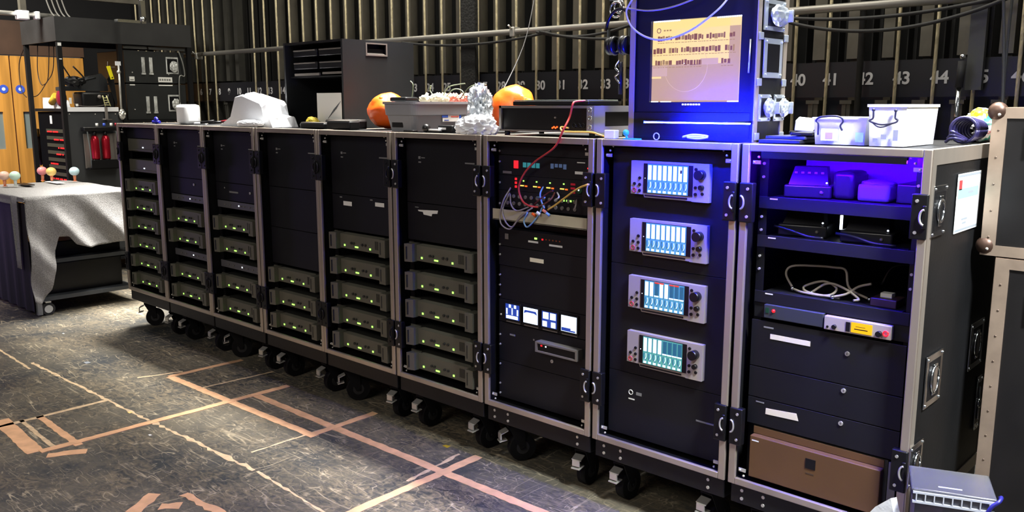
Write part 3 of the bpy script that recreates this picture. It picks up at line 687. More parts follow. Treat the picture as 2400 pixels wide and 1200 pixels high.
# ------------------------------------------------------------------ rack 9
def rack9():
    i = 8; X = i*WD; D = 0.052
    VIO = mat('violet_led_strip', (80, 40, 200), 0.3, emit=(66, 2, 255), es=900)
    s = thing('led_strip_light', 'glowing violet light strip under the top of the right end rack', 'light', (X, 0, 1.40))
    MB(PLAS).box(0.075, 0.53, -0.0035, -0.0005, 0.010, 0.030).box(0.075, 0.53, -0.0005, 0.012, 0.0205, 0.030).build('housing', s)
    solo(MB(mat('backing_grey', (120, 118, 122), 0.7)).box(X+0.075, X+0.52, 0.34, 0.345, 1.279, 1.425), 'backing_board', 'board closing the back of the top bay in the blue-lit rack', 'board')
    solo(MB(mat('black_board2', (40, 40, 42), 0.7)).box(X+0.075, X+0.52, 0.40, 0.405, 1.149, 1.272), 'backing_board', 'board closing the back of the middle bay in the blue-lit rack', 'board')
    MB(VIO).box(0.078, 0.527, 0.001, 0.011, 0.013, 0.020).build('light_strip', s)
    for k, z in enumerate((1.275, 1.145, 0.955)):
        sh = MB(PANEL, LBL)
        sh.box(0.070, 0.526, 0.060, 0.45, z, z+0.003); sh.box(0.046, 0.554, 0.054, 0.057, z-0.034, z+0.006, bev=0.001); sh.box(0.085, 0.112, 0.0532, 0.054, z-0.003, z+0.001, 1)
        o = solo_at(sh, X, 'rack_shelf', ['topmost', 'middle', 'lowest'][k]+' black shelf in the right end rack', 'shelf', 'black shelves in the right end rack')
    BX = mat('shiny_black', (34, 34, 38), 0.3)
    def pack(x, y, z, w, h, d, label, rz, cat='device', name='battery_charger', vents=True):
        t = thing(name, label, cat, (X+x, y, z), None, rz)
        b = MB(BX); b.box(-w/2, w/2, -d/2, d/2, 0, h*0.42, bev=0.006); b.prism([(-w*0.42, -d*0.38, h*0.42), (w*0.42, -d*0.38, h*0.42), (w*0.34, -d*0.12, h), (-w*0.34, -d*0.12, h)], (0, d*0.45, 0))
        b.build('body', t)
        if vents:
            for k in range(5): MB(GREYP).box(-w*0.32+k*w*0.14, -w*0.26+k*w*0.14, -d*0.26, -d*0.22, h*0.78, h*0.84, M=Matrix.Rotation(0.0, 4, 'X')).build('socket', t)
        MB(GREYP).sph((w*0.3, -d*0.505, h*0.2), 0.006).build('knob', t)
        MB(WLED).sph((w*0.38, -d*0.35, h*0.5), 0.003).build('light', t)
    pack(0.17, 0.17, 1.279, 0.15, 0.10, 0.12, 'black box with sockets at left on the top shelf of the blue-lit rack', 0.25)
    solo(MB(BX).box(X+0.255, X+0.325, 0.14, 0.26, 1.279, 1.37, bev=0.015), 'dark_block', 'dark rounded block in the middle of the top shelf', 'block')
    v = MB(mat('violet_grey_cloth', (90, 84, 96), 0.8)); v.box(X+0.34, X+0.44, 0.13, 0.23, 1.279, 1.335, bev=0.012); v.blob((X+0.39, 0.18, 1.335), (0.05, 0.045, 0.012), 3, 0.2, 3, 0, 3)
    solo(v, 'folded_pouch', 'soft pouch at right on the top shelf of the blue-lit rack', 'pouch')
    solo(MB(BX).box(X+0.455, X+0.535, 0.15, 0.30, 1.279, 1.34, bev=0.006), 'small_case', 'small dark case at far right on the top shelf', 'case')
    pack(0.16, 0.18, 1.149, 0.16, 0.095, 0.13, 'black box at left on the middle shelf of the blue-lit rack', 0.2, vents=False)
    pack(0.38, 0.17, 1.149, 0.16, 0.09, 0.13, 'black box at right on the middle shelf of the blue-lit rack', 0.1, vents=False)
    solo(MB(WLED).box(X+0.268, X+0.274, 0.19, 0.20, 1.175, 1.222), 'light_tube', 'small upright white light on the middle shelf', 'light')
    for k, (a, b) in enumerate(((0.09, 0.26), (0.30, 0.49))):
        solo(MB(PLAS).tube([(X+a, 0.085, 1.182-0.005*k), (X+a+0.06, 0.080, 1.172), (X+a+0.12, 0.078, 1.158), (X+b, 0.085, 1.156)], 0.005), 'shelf_cable', ['black cable in front of the left box on the middle shelf', 'black cable in front of the right box on the middle shelf'][k], 'cable')
    CG = mat('pale_cable', (150, 140, 128), 0.6)
    z = 0.962; P = lambda x, y, dz: (X+x, y, z+dz)
    cs = [[P(0.40, 0.14, 0.005), P(0.33, 0.15, 0.03), P(0.31, 0.16, 0.085), P(0.27, 0.16, 0.09), P(0.20, 0.17, 0.085), P(0.13, 0.15, 0.078), P(0.115, 0.14, 0.05), P(0.15, 0.12, 0.01)],
          [P(0.15, 0.12, 0.008), P(0.20, 0.10, 0.004), P(0.28, 0.10, 0.006), P(0.30, 0.12, 0.03), P(0.25, 0.13, 0.045), P(0.19, 0.12, 0.02), P(0.22, 0.10, 0.006), P(0.32, 0.10, 0.004)],
          [P(0.22, 0.11, 0.006), P(0.27, 0.12, 0.042), P(0.33, 0.11, 0.035), P(0.38, 0.10, 0.01), P(0.37, 0.085, 0.006)],
          [P(0.30, 0.09, 0.006), P(0.34, 0.10, 0.02), P(0.37, 0.12, 0.045), P(0.41, 0.12, 0.06)]]
    for k, c in enumerate(cs):
        solo(MB(CG, CHROME).tube(c, 0.0042).sph(c[0], 0.008, 1), 'tangled_cable', 'thin pale cable tangled on the lowest shelf of the right end rack', 'cable', 'pale cables tangled on the lowest shelf')
    solo(MB(PLAS).tube([P(0.42, 0.18, 0.05), P(0.45, 0.18, 0.11), P(0.50, 0.2, 0.12), P(0.53, 0.22, 0.10)], 0.004), 'black_lead', 'thin black lead arching at right over the lowest shelf', 'cable')
    solo(MB(mat('dark_red_box', (60, 40, 44), 0.5), LBL).box(X+0.42, X+0.50, 0.09, 0.17, 0.9585, 0.985, bev=0.003).box(X+0.44, X+0.475, 0.12, 0.15, 0.985, 0.998, 1), 'small_adapter', 'small adapter with white cap at right on the lowest shelf', 'adapter')
    # wireless receiver row
    blank(i, 0.868, 0.948, 'black mounting panel around the wireless receiver', y=0.060)
    u = thing('half_rack_unit', 'dark half width unit with red light left of the receiver', 'rack unit', (X, 0, 0.872))
    MB(mat('charcoal_face', (48, 52, 54), 0.5)).box(0.09, 0.295, 0.040, 0.058, 0.002, 0.048, bev=0.002).build('body', u)
    MB(RED).sph((0.125, 0.039, 0.030), 0.006).build('red_light', u); MB(mat('green_dim', (10, 60, 30), 0.5)).box(0.097, 0.108, 0.038, 0.040, 0.020, 0.038).build('button', u)
    r = thing('wireless_receiver', 'silver receiver with glowing yellow display and red button', 'receiver', (X, 0, 0.872))
    MB(SILV).box(0.300, 0.51, 0.036, 0.058, 0.0, 0.044, bev=0.002).build('body', r)
    MB(LCD).box(0.388, 0.453, 0.034, 0.036, 0.006, 0.038).build('display', r)
    MB(PLAS).box(0.398, 0.44, 0.0335, 0.034, 0.016, 0.019).box(0.402, 0.432, 0.0335, 0.034, 0.025, 0.0265).build('display_text', r)
    MB(PLAS).box(0.371, 0.384, 0.034, 0.036, 0.006, 0.036).build('button_column', r)
    MB(PLAS).cyl((0.475, 0.024, 0.016), (0.475, 0.036, 0.016), 0.009, 0, 16).build('knob', r)
    MB(RED).torus((0.495, 0.033, 0.020), 0.0075, 0.0022, 'Y', 0, 16).build('red_button', r)
    MB(PLAS).cyl((0.312, 0.034, 0.010), (0.312, 0.036, 0.010), 0.004).cyl((0.335, 0.026, 0.014), (0.335, 0.036, 0.014), 0.007, 0, 14).build('socket', r)
    # drawers
    dz = [(0.700, 0.862, 'rack drawer with long tan tape label below the receiver', [('tan_tape', TAPE, 0.115, 0.255, 0.803, 0.820), ('badge', MK, 0.09, 0.125, 0.838, 0.843), ('lock', GREYP, 0.370, 0.386, 0.795, 0.811)]),
          (0.590, 0.698, 'plain black rack drawer with lock, between the two taped drawers', [('lock', STEEL, 0.366, 0.382, 0.672, 0.688)]),
          (0.492, 0.588, 'rack drawer with torn tan tape label above the bronze unit', [('lock', STEEL, 0.364, 0.380, 0.562, 0.578), ('badge', MK, 0.075, 0.105, 0.572, 0.576)])]
    for k, (a, b, lab, mk) in enumerate(dz):
        o = blank(i, a, b, 'black '+lab, mk, 'drawer_unit', 'drawer', y=0.046)
        MB(PANEL).box(0.07, 0.526, 0.051, 0.40, 0.004, b-a-0.006).build('tray', o)
        if k == 2: MB(TAPE).prism([(0.113, 0.0445, 0.066), (0.222, 0.0445, 0.073), (0.230, 0.0445, 0.049), (0.112, 0.0445, 0.045)], (0, 0.001, 0)).build('tan_tape', o)
    g = thing('uninterruptible_power_supply', 'big bronze-coloured power unit at the bottom of the right end rack', 'power unit', (X, 0, 0.300))
    BR = mat('bronze_face', (98, 70, 44), 0.5, 0.2, noise_amt=0.05)
    MB(AMPD).box(0.07, 0.526, 0.050, 0.45, 0.0, 0.186).build('chassis', g)
    MB(BR).box(0.072, 0.515, 0.020, 0.050, 0.008, 0.158, bev=0.003).box(0.072, 0.515, 0.046, 0.050, 0.160, 0.184).build('front_panel', g)
    MB(mat('ear_grey', (110, 108, 112), 0.5, 0.3), PLAS).box(0.530, 0.554, 0.044, 0.048, 0, 0.184).cyl((0.542, 0.042, 0.05), (0.542, 0.044, 0.05), 0.005, 1).cyl((0.542, 0.042, 0.13), (0.542, 0.044, 0.13), 0.005, 1).build('rack_ear', g)
    MB(PLAS).box(0.274, 0.308, 0.018, 0.020, 0.098, 0.132).build('display', g)
    MB(mat('dark_print', (70, 52, 36), 0.6)).box(0.276, 0.304, 0.0192, 0.020, 0.078, 0.083).build('logo_text', g)
    MB(LBL).box(0.080, 0.105, 0.0192, 0.020, 0.140, 0.144).build('label_strip', g)
def solo_at(mb, X, *a):
    bmesh.ops.translate(mb.bm, verts=mb.bm.verts, vec=(X, 0, 0)); return solo(mb, *a)
rack9()

# ------------------------------------------------------------------ things on top of the racks
Z = ZT+0.0005
def at_top(x, y): p = onZ(x, y, Z); return (p.x, p.y, Z)
def screen_case():
    x0, x1, y0, y1, zt = 4.30, 4.80, 0.075, 0.285, 2.35
    t = thing('monitor_case', 'tall black flight case with big glowing screen, standing on the row', 'flight case', (x0, y0, Z))
    W_, D_ = x1-x0, y1-y0; H = zt-Z
    b = MB(BLK); b.box(0, 0.012, 0.0, D_, 0, H); b.box(W_-0.012, W_, 0, D_, 0, H); b.box(0.012, W_-0.012, D_-0.012, D_, 0, H); b.box(0.012, W_-0.012, 0, D_-0.012, 0, 0.012); b.box(0.012, W_-0.012, 0, D_-0.012, H-0.012, H)
    b.build('shell', t)
    MB(ALU).box(W_, W_+0.004, -0.004, 0.022, 0, H).build('edging', t); MB(ALU).box(W_, W_+0.004, D_-0.022, D_+0.004, 0, H).build('edging', t); MB(ALU).box(-0.004, 0.018, -0.004, -0.0005, 0, H).build('edging', t)
    f = MB(PLAS); X0, X1, Z0, Z1 = 0.075, 0.436, 0.135, 0.422; yy = 0.012
    f.box(0.014, X0, yy, yy+0.02, 0.10, 0.88); f.box(X1, W_-0.014, yy, yy+0.02, 0.10, 0.88); f.box(X0, X1, yy, yy+0.02, 0.10, Z0); f.box(X0, X1, yy, yy+0.02, Z1, 0.88)
    f.build('bezel', t)
    DB = mat('desk_tan', (20, 18, 16), 0.4, emit=(205, 168, 138), es=0.95); DY = mat('desk_yellow', (20, 18, 14), 0.4, emit=(255, 222, 150), es=1.05)
    DK = mat('desk_brown', (15, 10, 8), 0.4, emit=(140, 88, 72), es=0.9); DP = mat('desk_pink', (18, 16, 16), 0.4, emit=(222, 184, 176), es=0.9); DR = mat('desk_ring', (18, 16, 16), 0.4, emit=(222, 188, 160), es=0.95)
    DLN = mat('desk_text', (15, 12, 10), 0.4, emit=(190, 150, 100), es=0.8)
    sc = MB(DB, DY, DK, DP, DR, WLED, DLN); ys = yy+0.014
    sc.box(X0, X1, ys, ys+0.004, Z0, Z1, 0)
    sc.box(X0, X0+0.31, ys-0.0004, ys, Z1-0.155, Z1, 1); sc.box(X0, X1, ys-0.0004, ys, Z1-0.032, Z1, 1); sc.box(X0+0.352, X1, ys-0.0006, ys, Z0, Z1, 1)
    sc.box(X0, X0+0.065, ys-0.0005, ys, Z1-0.195, Z1-0.160, 3); sc.box(X0, X0+0.04, ys-0.0006, ys, Z1-0.203, Z1-0.196, 1)
    rr = random.Random(11)
    for row in range(3):
        zc = Z1-0.062-row*0.043; x = X0+(0.022 if row == 0 else 0.004)
        while x < X0+0.325:
            w_ = rr.uniform(0.005, 0.013)
            if row == 2 and 0.195 < x-X0 < 0.27: x += 0.076; continue
            if rr.random() < 0.93: sc.box(x, min(x+w_, X0+0.33), ys-0.0008, ys, zc-rr.uniform(0.006, 0.011), zc+rr.uniform(0.006, 0.011), rr.choice((2, 2, 2, 6)))
            sc.box(x, x+w_*0.9, ys-0.0006, ys, zc-0.017, zc-0.015, 6)
            x += w_+rr.uniform(0.0005, 0.004)
    sc.box(X0+0.20, X0+0.27, ys-0.0008, ys, Z1-0.158, Z1-0.137, 3)
    sc.torus((X0+0.026, ys-0.0005, Z1-0.034), 0.008, 0.0015, 'Y', 2, 12)
    for k in range(3): sc.box(X0+0.046+k*0.012, X0+0.054+k*0.012, ys-0.0006, ys, Z1-0.037, Z1-0.032, 6)
    sc.torus((X0+0.14, ys+0.0025, Z0+0.125), 0.088, 0.0032, 'Y', 4, 30, PI, 2*PI); sc.torus((X0+0.14, ys+0.0025, Z0+0.125), 0.088, 0.0032, 'Y', 4, 10, 0, 0.2*PI)
    sc.sph((X0+0.135, ys-0.0005, Z0+0.135), 0.0015, 5)
    for k in range(14): sc.box(X0+0.004+0.008*k, X0+0.009+0.008*k, ys-0.001, ys, Z1-0.004, Z1, 5)
    for k in range(12): sc.box(X1-0.10+0.008*k, X1-0.095+0.008*k, ys-0.001, ys, Z1-0.004, Z1, 5)
    sc.box(X0+0.0, X0+0.03, ys-0.001, ys, Z0, Z0+0.003, 5); sc.box(X0+0.04, X0+0.085, ys-0.001, ys, Z0, Z0+0.003, 5); sc.box(X1-0.05, X1, ys-0.001, ys, Z0, Z0+0.004, 5)
    sc.build('screen', t)
    lg = MB(WLED); [lg.box(0.215+0.011*k, 0.222+0.011*k, yy-0.001, yy, 0.124, 0.129) for k in range(7)]
    lg.build('logo_text', t)
    BL = mat('blue_led_strip', (60, 120, 220), 0.3, emit=(14, 24, 255), es=3600)
    l = MB(BL); l.box(0.173, 0.570, -0.158, -0.152, 0.064, 0.068); l.build('light_strip', t)
    MB(PLAS).box(0.014, W_-0.014, 0.002, 0.012, 0.012, 0.098).box(0.162, 0.172, -0.162, 0.002, 0.062, 0.071).box(0.480, 0.490, -0.151, 0.002, 0.062, 0.071).build('light_housing', t)
    MB(STEEL).cyl((W_-0.028, 0.006, 0.23), (W_-0.026, 0.006, 0.34), 0.003).build('handle_rod', t)
    # bright hardware on the right side
    X = W_; CHROME = mat('bright_hardware', (186, 194, 204), 0.28, 0.65)
    def plate(yc, zc, w_, h, knob=True, nm='latch'):
        m = MB(CHROME, PLAS); m.box(X+0.004, X+0.009, yc-w_/2, yc+w_/2, zc-h/2, zc+h/2, 0, bev=0.001); m.box(X+0.009, X+0.0095, yc-w_*.34, yc+w_*.34, zc-h*.36, zc+h*.36, 1)
        if knob: m.blob((X+0.022, yc+0.01, zc), (0.015, w_*0.38, h*0.33), 5, 0.3, 2.5, 0, 3); m.box(X+0.01, X+0.05, yc+w_*0.30, yc+w_*0.36, zc-0.02, zc+0.02, 0, bev=0.003)
        for a in (-1, 1):
            for b_ in (-1, 1): m.sph((X+0.011, yc+a*w_*.42, zc+b_*h*.42), 0.004)
        m.build(nm, t)
    plate(0.105, 0.42, 0.15, 0.10); plate(0.105, 0.28, 0.13, 0.13, False, 'recessed_handle'); plate(0.06, 0.115, 0.08, 0.09); plate(0.165, 0.115, 0.07, 0.09); plate(0.105, 0.52, 0.12, 0.06, False)
    for zc in (0.02, 0.20, 0.35): [MB(CHROME).box(X+0.005, X+0.010, a_, a_+0.03, zc-0.012, zc+0.012, bev=0.002).build('strap_plate', t) for a_ in (0.0, 0.18)]
    return t
screen_case()
def rack_top_unit():
    x0, y0 = 3.640, 0.06; W_, D_, H = 0.50, 0.27, 0.118; z = Z+0.018
    t = thing('rack_unit_case', 'open fronted grey edged unit with orange lights beside the monitor case', 'rack unit', (x0, y0, Z))
    for k, (a, b) in enumerate(((0.02, 0.02), (W_-0.03, 0.02), (0.02, D_-0.03), (W_-0.03, D_-0.03))): MB(RUB).cyl((a+0.01, b, 0), (a+0.01, b, 0.018), 0.012).build('foot', t)
    MB(PLAS).box(0.012, W_-0.002, 0.008, D_, 0.018, H+0.004).build('body', t)
    fr = MB(GREYP); fr.box(0, 0.012, 0, 0.3*D_, 0.018, H+0.004); fr.box(0, W_, 0.0, 0.008, H-0.006, H+0.004); fr.box(0.012, W_, 0, 0.008, 0.018, 0.024); fr.build('frame', t)
    e = MB(mat('light_grey_edge', (150, 150, 160), 0.4, 0.4), PLAS, CHROME); e.box(W_-0.001, W_+0.004, 0, 0.07, 0.018, H+0.004); e.box(W_-0.001, W_+0.003, 0.07, D_, H-0.02, H+0.004); e.box(W_-0.001, W_+0.003, 0.07, D_, 0.018, 0.042); e.box(W_-0.001, W_+0.003, D_-0.02, D_, 0.042, H-0.02)
    e.box(W_-0.03, W_-0.002, -0.003, 0.0, 0.02, H, 0)
    for zc in (0.04, 0.075, 0.105): e.torus((W_-0.012, -0.005, zc), 0.008, 0.002, 'Y', 2, 12)
    e.build('side_frame', t)
    o = MB(ORG); [o.sph((0.29+0.008*k, 0.006, 0.034+0.004*(k % 2)), 0.0036) for k in range(4)]; o.build('orange_lights', t)
    MB(GREYP).cyl((0.305, 0.002, 0.075), (0.305, 0.008, 0.075), 0.004).build('knob', t)
    for k in range(3): MB(PLAS).torus((0.40+0.022*k, 0.006, 0.045), 0.009, 0.002, 'Y', 0, 12).build('socket', t)
    L = thing('flat_black_case', 'flat black case lying on the unit with orange lights', 'case', (3.70, 0.08, Z+H+0.0045))
    MB(PLAS, ALU).box(0, 0.40, 0, 0.20, 0, 0.018, bev=0.004).build('body', L)
    MB(mat('grey_green_lid', (120, 128, 118), 0.4, 0.2)).box(0.005, 0.395, 0.004, 0.20, 0.0185, 0.0225, bev=0.001).build('lid', L)
rack_top_unit()
def cables_top():
    CR = mat('red_cable', (196, 60, 58), 0.45); CY = mat('yellow_cable', (222, 178, 84), 0.45); CW = mat('white_cable', (190, 190, 200), 0.5); CB = mat('pale_blue_cable', (120, 160, 200), 0.5); CGy = mat('grey_cable', (140, 130, 126), 0.5)
    f = lambda x, y, Y: onY(x, y, Y)
    solo(MB(CR).tube([f(1382, 236, 0.10), f(1350, 238, 0.055), f(1342, 246, 0.035), f(1335, 275, 0.025), f(1320, 305, -0.01), f(1300, 345, -0.012), f(1255, 378, 0.01), f(1228, 408, 0.02), f(1216, 440, 0.02), f(1224, 470, 0.02), f(1240, 482, 0.01), f(1262, 486, 0.02)], 0.0042, sub=8), 'red_cable', 'long red cable hanging down over the patch units', 'cable')
    solo(MB(CY).tube([f(1333, 300, 0.045), f(1315, 298, 0.04), f(1318, 307, 0.03), f(1340, 309, 0.03), f(1385, 310, 0.03), f(1405, 316, 0.03), (4.215, 0.05, Z+0.004)], 0.0036, sub=7), 'yellow_cable', 'pale yellow cable curling beside the orange-lit unit', 'cable')
    solo(MB(CY).tube([f(1378, 432, -0.03), f(1350, 445, -0.01), f(1305, 478, 0.01), f(1284, 492, 0.012)], 0.004), 'yellow_patch_cable', 'straight yellow cable crossing the patch unit below the red cable', 'cable')
    tang = [([(1197, 440), (1180, 470), (1172, 505), (1176, 527), (1195, 537), (1210, 520), (1230, 500), (1248, 487)], CGy), ([(1195, 452), (1178, 490), (1184, 518), (1200, 532), (1218, 508), (1240, 492)], CGy),
            ([(1196, 455), (1198, 480), (1212, 494), (1240, 485)], CGy), ([(1273, 438), (1266, 455), (1270, 475), (1276, 488)], CB), ([(1270, 488), (1262, 505), (1245, 525), (1234, 532), (1228, 518), (1236, 498)], CB),
            ([(1300, 452), (1292, 466), (1276, 478), (1262, 484)], mat('brown_cable', (110, 60, 50), 0.5)), ([(1246, 487), (1262, 470), (1285, 452), (1296, 447)], mat('maroon_cable', (90, 30, 48), 0.5)), ([(1258, 462), (1277, 463)], CB),
            ([(1306, 451), (1310, 462), (1300, 470)], CW), ([(1352, 468), (1350, 480), (1346, 492)], CGy)]
    for k, (p, m) in enumerate(tang):
        solo(MB(m).tube([f(x, y, 0.045 if j == 0 else 0.004+0.004*((k+j) % 3)) for j, (x, y) in enumerate(p)], 0.0034), 'patch_cable', 'thin patch cable looping in front of the beige metal tray', 'cable', 'patch cables tangled in front of the beige tray')
    for k, (x, y) in enumerate(((1247, 500), (1258, 497), (1272, 492), (1280, 499))):
        m = (ORANGE, WHT, mat('salmon_plug', (220, 130, 100), 0.5), CB)[k]
        solo(MB(m).cyl(f(x, y, 0.0), f(x+8, y+6, 0.005), 0.006), 'cable_plug', ['small orange plug in the patch cable tangle', 'small white plug in the patch cable tangle', 'small salmon plug in the patch cable tangle', 'small pale blue plug in the patch cable tangle'][k], 'plug')
    solo(MB(CW).tube([f(1495, -20, 0.02), f(1475, 10, 0.02), f(1468, 30, 0.02), f(1480, 62, 0.015), f(1515, 87, 0.01), f(1560, 92, 0.01), f(1620, 70, 0.01), f(1680, 25, 0.02), f(1710, -8, 0.05)], 0.0035, sub=8), 'looping_cable', 'pale cable sagging in a wide arc across the top of the screen', 'cable')
    solo(MB(CGy).tube([f(1462, 18, 0.06), f(1520, 25, 0.055), f(1580, 15, 0.05), f(1650, -12, 0.055)], 0.003), 'thin_cable', 'thin grey cable above the glowing screen', 'cable')
    wt = MB(CW); wt.tube([f(1600, 321, 0.02), f(1625, 316, 0.02), f(1660, 320, 0.022), f(1635, 325, 0.018), f(1610, 321, 0.016), f(1650, 321, 0.02)], 0.004); wt.torus((4.455, 0.02, Z+0.014), 0.012, 0.002, 'Y', 0, 12)
    solo(wt, 'white_cable_bundle', 'small tied bundle of white cable below the blue light strip', 'cable')
cables_top()
def small_top():
    # headphones hanging on the left edge of the monitor case
    x, y, z = 4.225, 0.10, 1.80
    h = thing('headphones', 'black headphones hanging left of the glowing screen', 'headphones', (x, y, z))
    MB(PLAS, CHROME).torus((0, 0, 0.055), 0.060, 0.006, 'Y', 0, 20, 0, PI, sy=1.3).build('headband', h)
    for s in (-1, 1):
        e = MB(PLAS, CHROME); e.cyl((s*0.034-0.010, 0, 0.0), (s*0.034+0.010, 0, 0.0), 0.034, 0, 22); e.torus((s*0.034-s*0.014, 0, 0), 0.028, 0.009, 'X', 0, 18); e.box(s*0.046, s*0.052, -0.006, 0.006, 0, 0.06, 1)
        e.build('ear_cup', h)
    hk = MB(CHROME, PLAS); hk.box(4.18, 4.294, 0.095, 0.115, 1.965, 1.975, 0).torus((4.19, 0.125, 1.935), 0.028, 0.004, 'Y', 0, 14).torus((4.20, 0.130, 1.945), 0.022, 0.004, 'Y', 0, 14)
    solo(hk, 'hook_bracket', 'bright metal hook holding the headphones', 'hook')
    solo(MB(CHROME, PLAS).cyl((4.235, 0.10, 1.62), (4.235, 0.10, 1.74), 0.007, 1).tube([(4.235, 0.09, 1.745), (4.225, 0.08, 1.72), (4.245, 0.075, 1.70), (4.225, 0.08, 1.685), (4.24, 0.09, 1.66)], 0.004, 0), 'coiled_lead', 'coiled lead hanging under the headphones', 'cable')
    # little white clip box in front of the unit's right edge
    solo(MB(WHT).box(4.215, 4.262, 0.03, 0.06, Z, Z+0.032, bev=0.003), 'white_plug_box', 'tiny white block at the left foot of the monitor case', 'adapter')
    tl = MB(mat('teal_plastic', (60, 190, 200), 0.4)); tl.prism([(4.31, 0.02, Z), (4.37, 0.01, Z), (4.385, 0.03, Z), (4.33, 0.05, Z)], (0, 0, 0.004)); tl.sph((4.315, 0.03, Z+0.024), 0.012); tl.cyl((4.32, 0.03, Z+0.003), (4.316, 0.03, Z+0.02), 0.004)
    solo(tl, 'teal_clip', 'small teal clip lying below the glowing screen', 'clip')
    # far left
    br = MB(mat('deep_blue', (50, 50, 190), 0.4), WHT); br.torus((0.40, 0.10, Z+0.022), 0.016, 0.009, 'Y', 0, 18); br.cyl((0.37, 0.09, Z+0.012), (0.43, 0.11, Z+0.012), 0.010, 0)
    solo(br, 'blue_tape_roll', 'small blue roll near the left end of the row', 'roll')
    wb = MB(WHT); wb.box(0.60, 0.735, 0.14, 0.25, Z, Z+0.128, bev=0.022)
    solo(wb, 'white_tub', 'plain white rounded container near the left end of the row', 'container')
    for k, (a, b, c, m) in enumerate(((0.93, 0.10, 1.02, WHT), (1.0, 0.16, 1.10, PLAS), (1.05, 0.08, 1.16, PLAS), (1.08, 0.2, 1.20, RED if False else mat('dark_red', (130, 30, 40), 0.4)))):
        solo(MB(m).cyl((a, b, Z+0.008+0.004*k), (c, b+0.03, Z+0.010+0.008*k), 0.008), 'marker_pen', ['white marker pen beside the white rounded container', 'long black marker pen left of the white plastic bag', 'black marker pen tucked against the white plastic bag', 'dark red marker pen at the foot of the white plastic bag'][k], 'pen')
    bag = MB(CARDW)
    pts = [(1.355, 0.028), (1.41, 0.05), (1.455, 0.14), (1.49, 0.188), (1.545, 0.192), (1.73, 0.158), (1.765, 0.13), (1.775, 0.07), (1.855, 0.055)]
    n = len(pts); ring = []
    rr = random.Random(5)
    for j in range(9):
        yy = 0.075+0.021*j; sc = 1-0.10*abs(j-4)/4; row = []
        for (px, pz) in pts: row.append(bag.bm.verts.new((px+rr.uniform(-.012, .012), yy, Z+max(0.0, pz*sc+rr.uniform(-.012, .012)))))
        row = [bag.bm.verts.new((1.29, yy, Z))]+row+[bag.bm.verts.new((1.87, yy, Z))]; ring.append(row)
    for j in range(8):
        for k in range(n+1): bag.bm.faces.new((ring[j][k], ring[j][k+1], ring[j+1][k+1], ring[j+1][k]))
        bag.bm.faces.new((ring[j][0], ring[j+1][0], ring[j+1][-1], ring[j][-1]))
    bag.bm.faces.new(ring[0]); bag.bm.faces.new(ring[-1][::-1])
    solo(bag, 'white_plastic_bag', 'bright white folded plastic bag with a raised hump on the row', 'bag')
    solo(MB(CARDW).blob((1.70, 0.037, Z+0.02), (0.13, 0.028, 0.020), 4, 0.3, 2.5, 0, 4, flat=Z), 'white_sheet', 'small crumpled white sheet in front of the white plastic bag', 'sheet')
small_top()
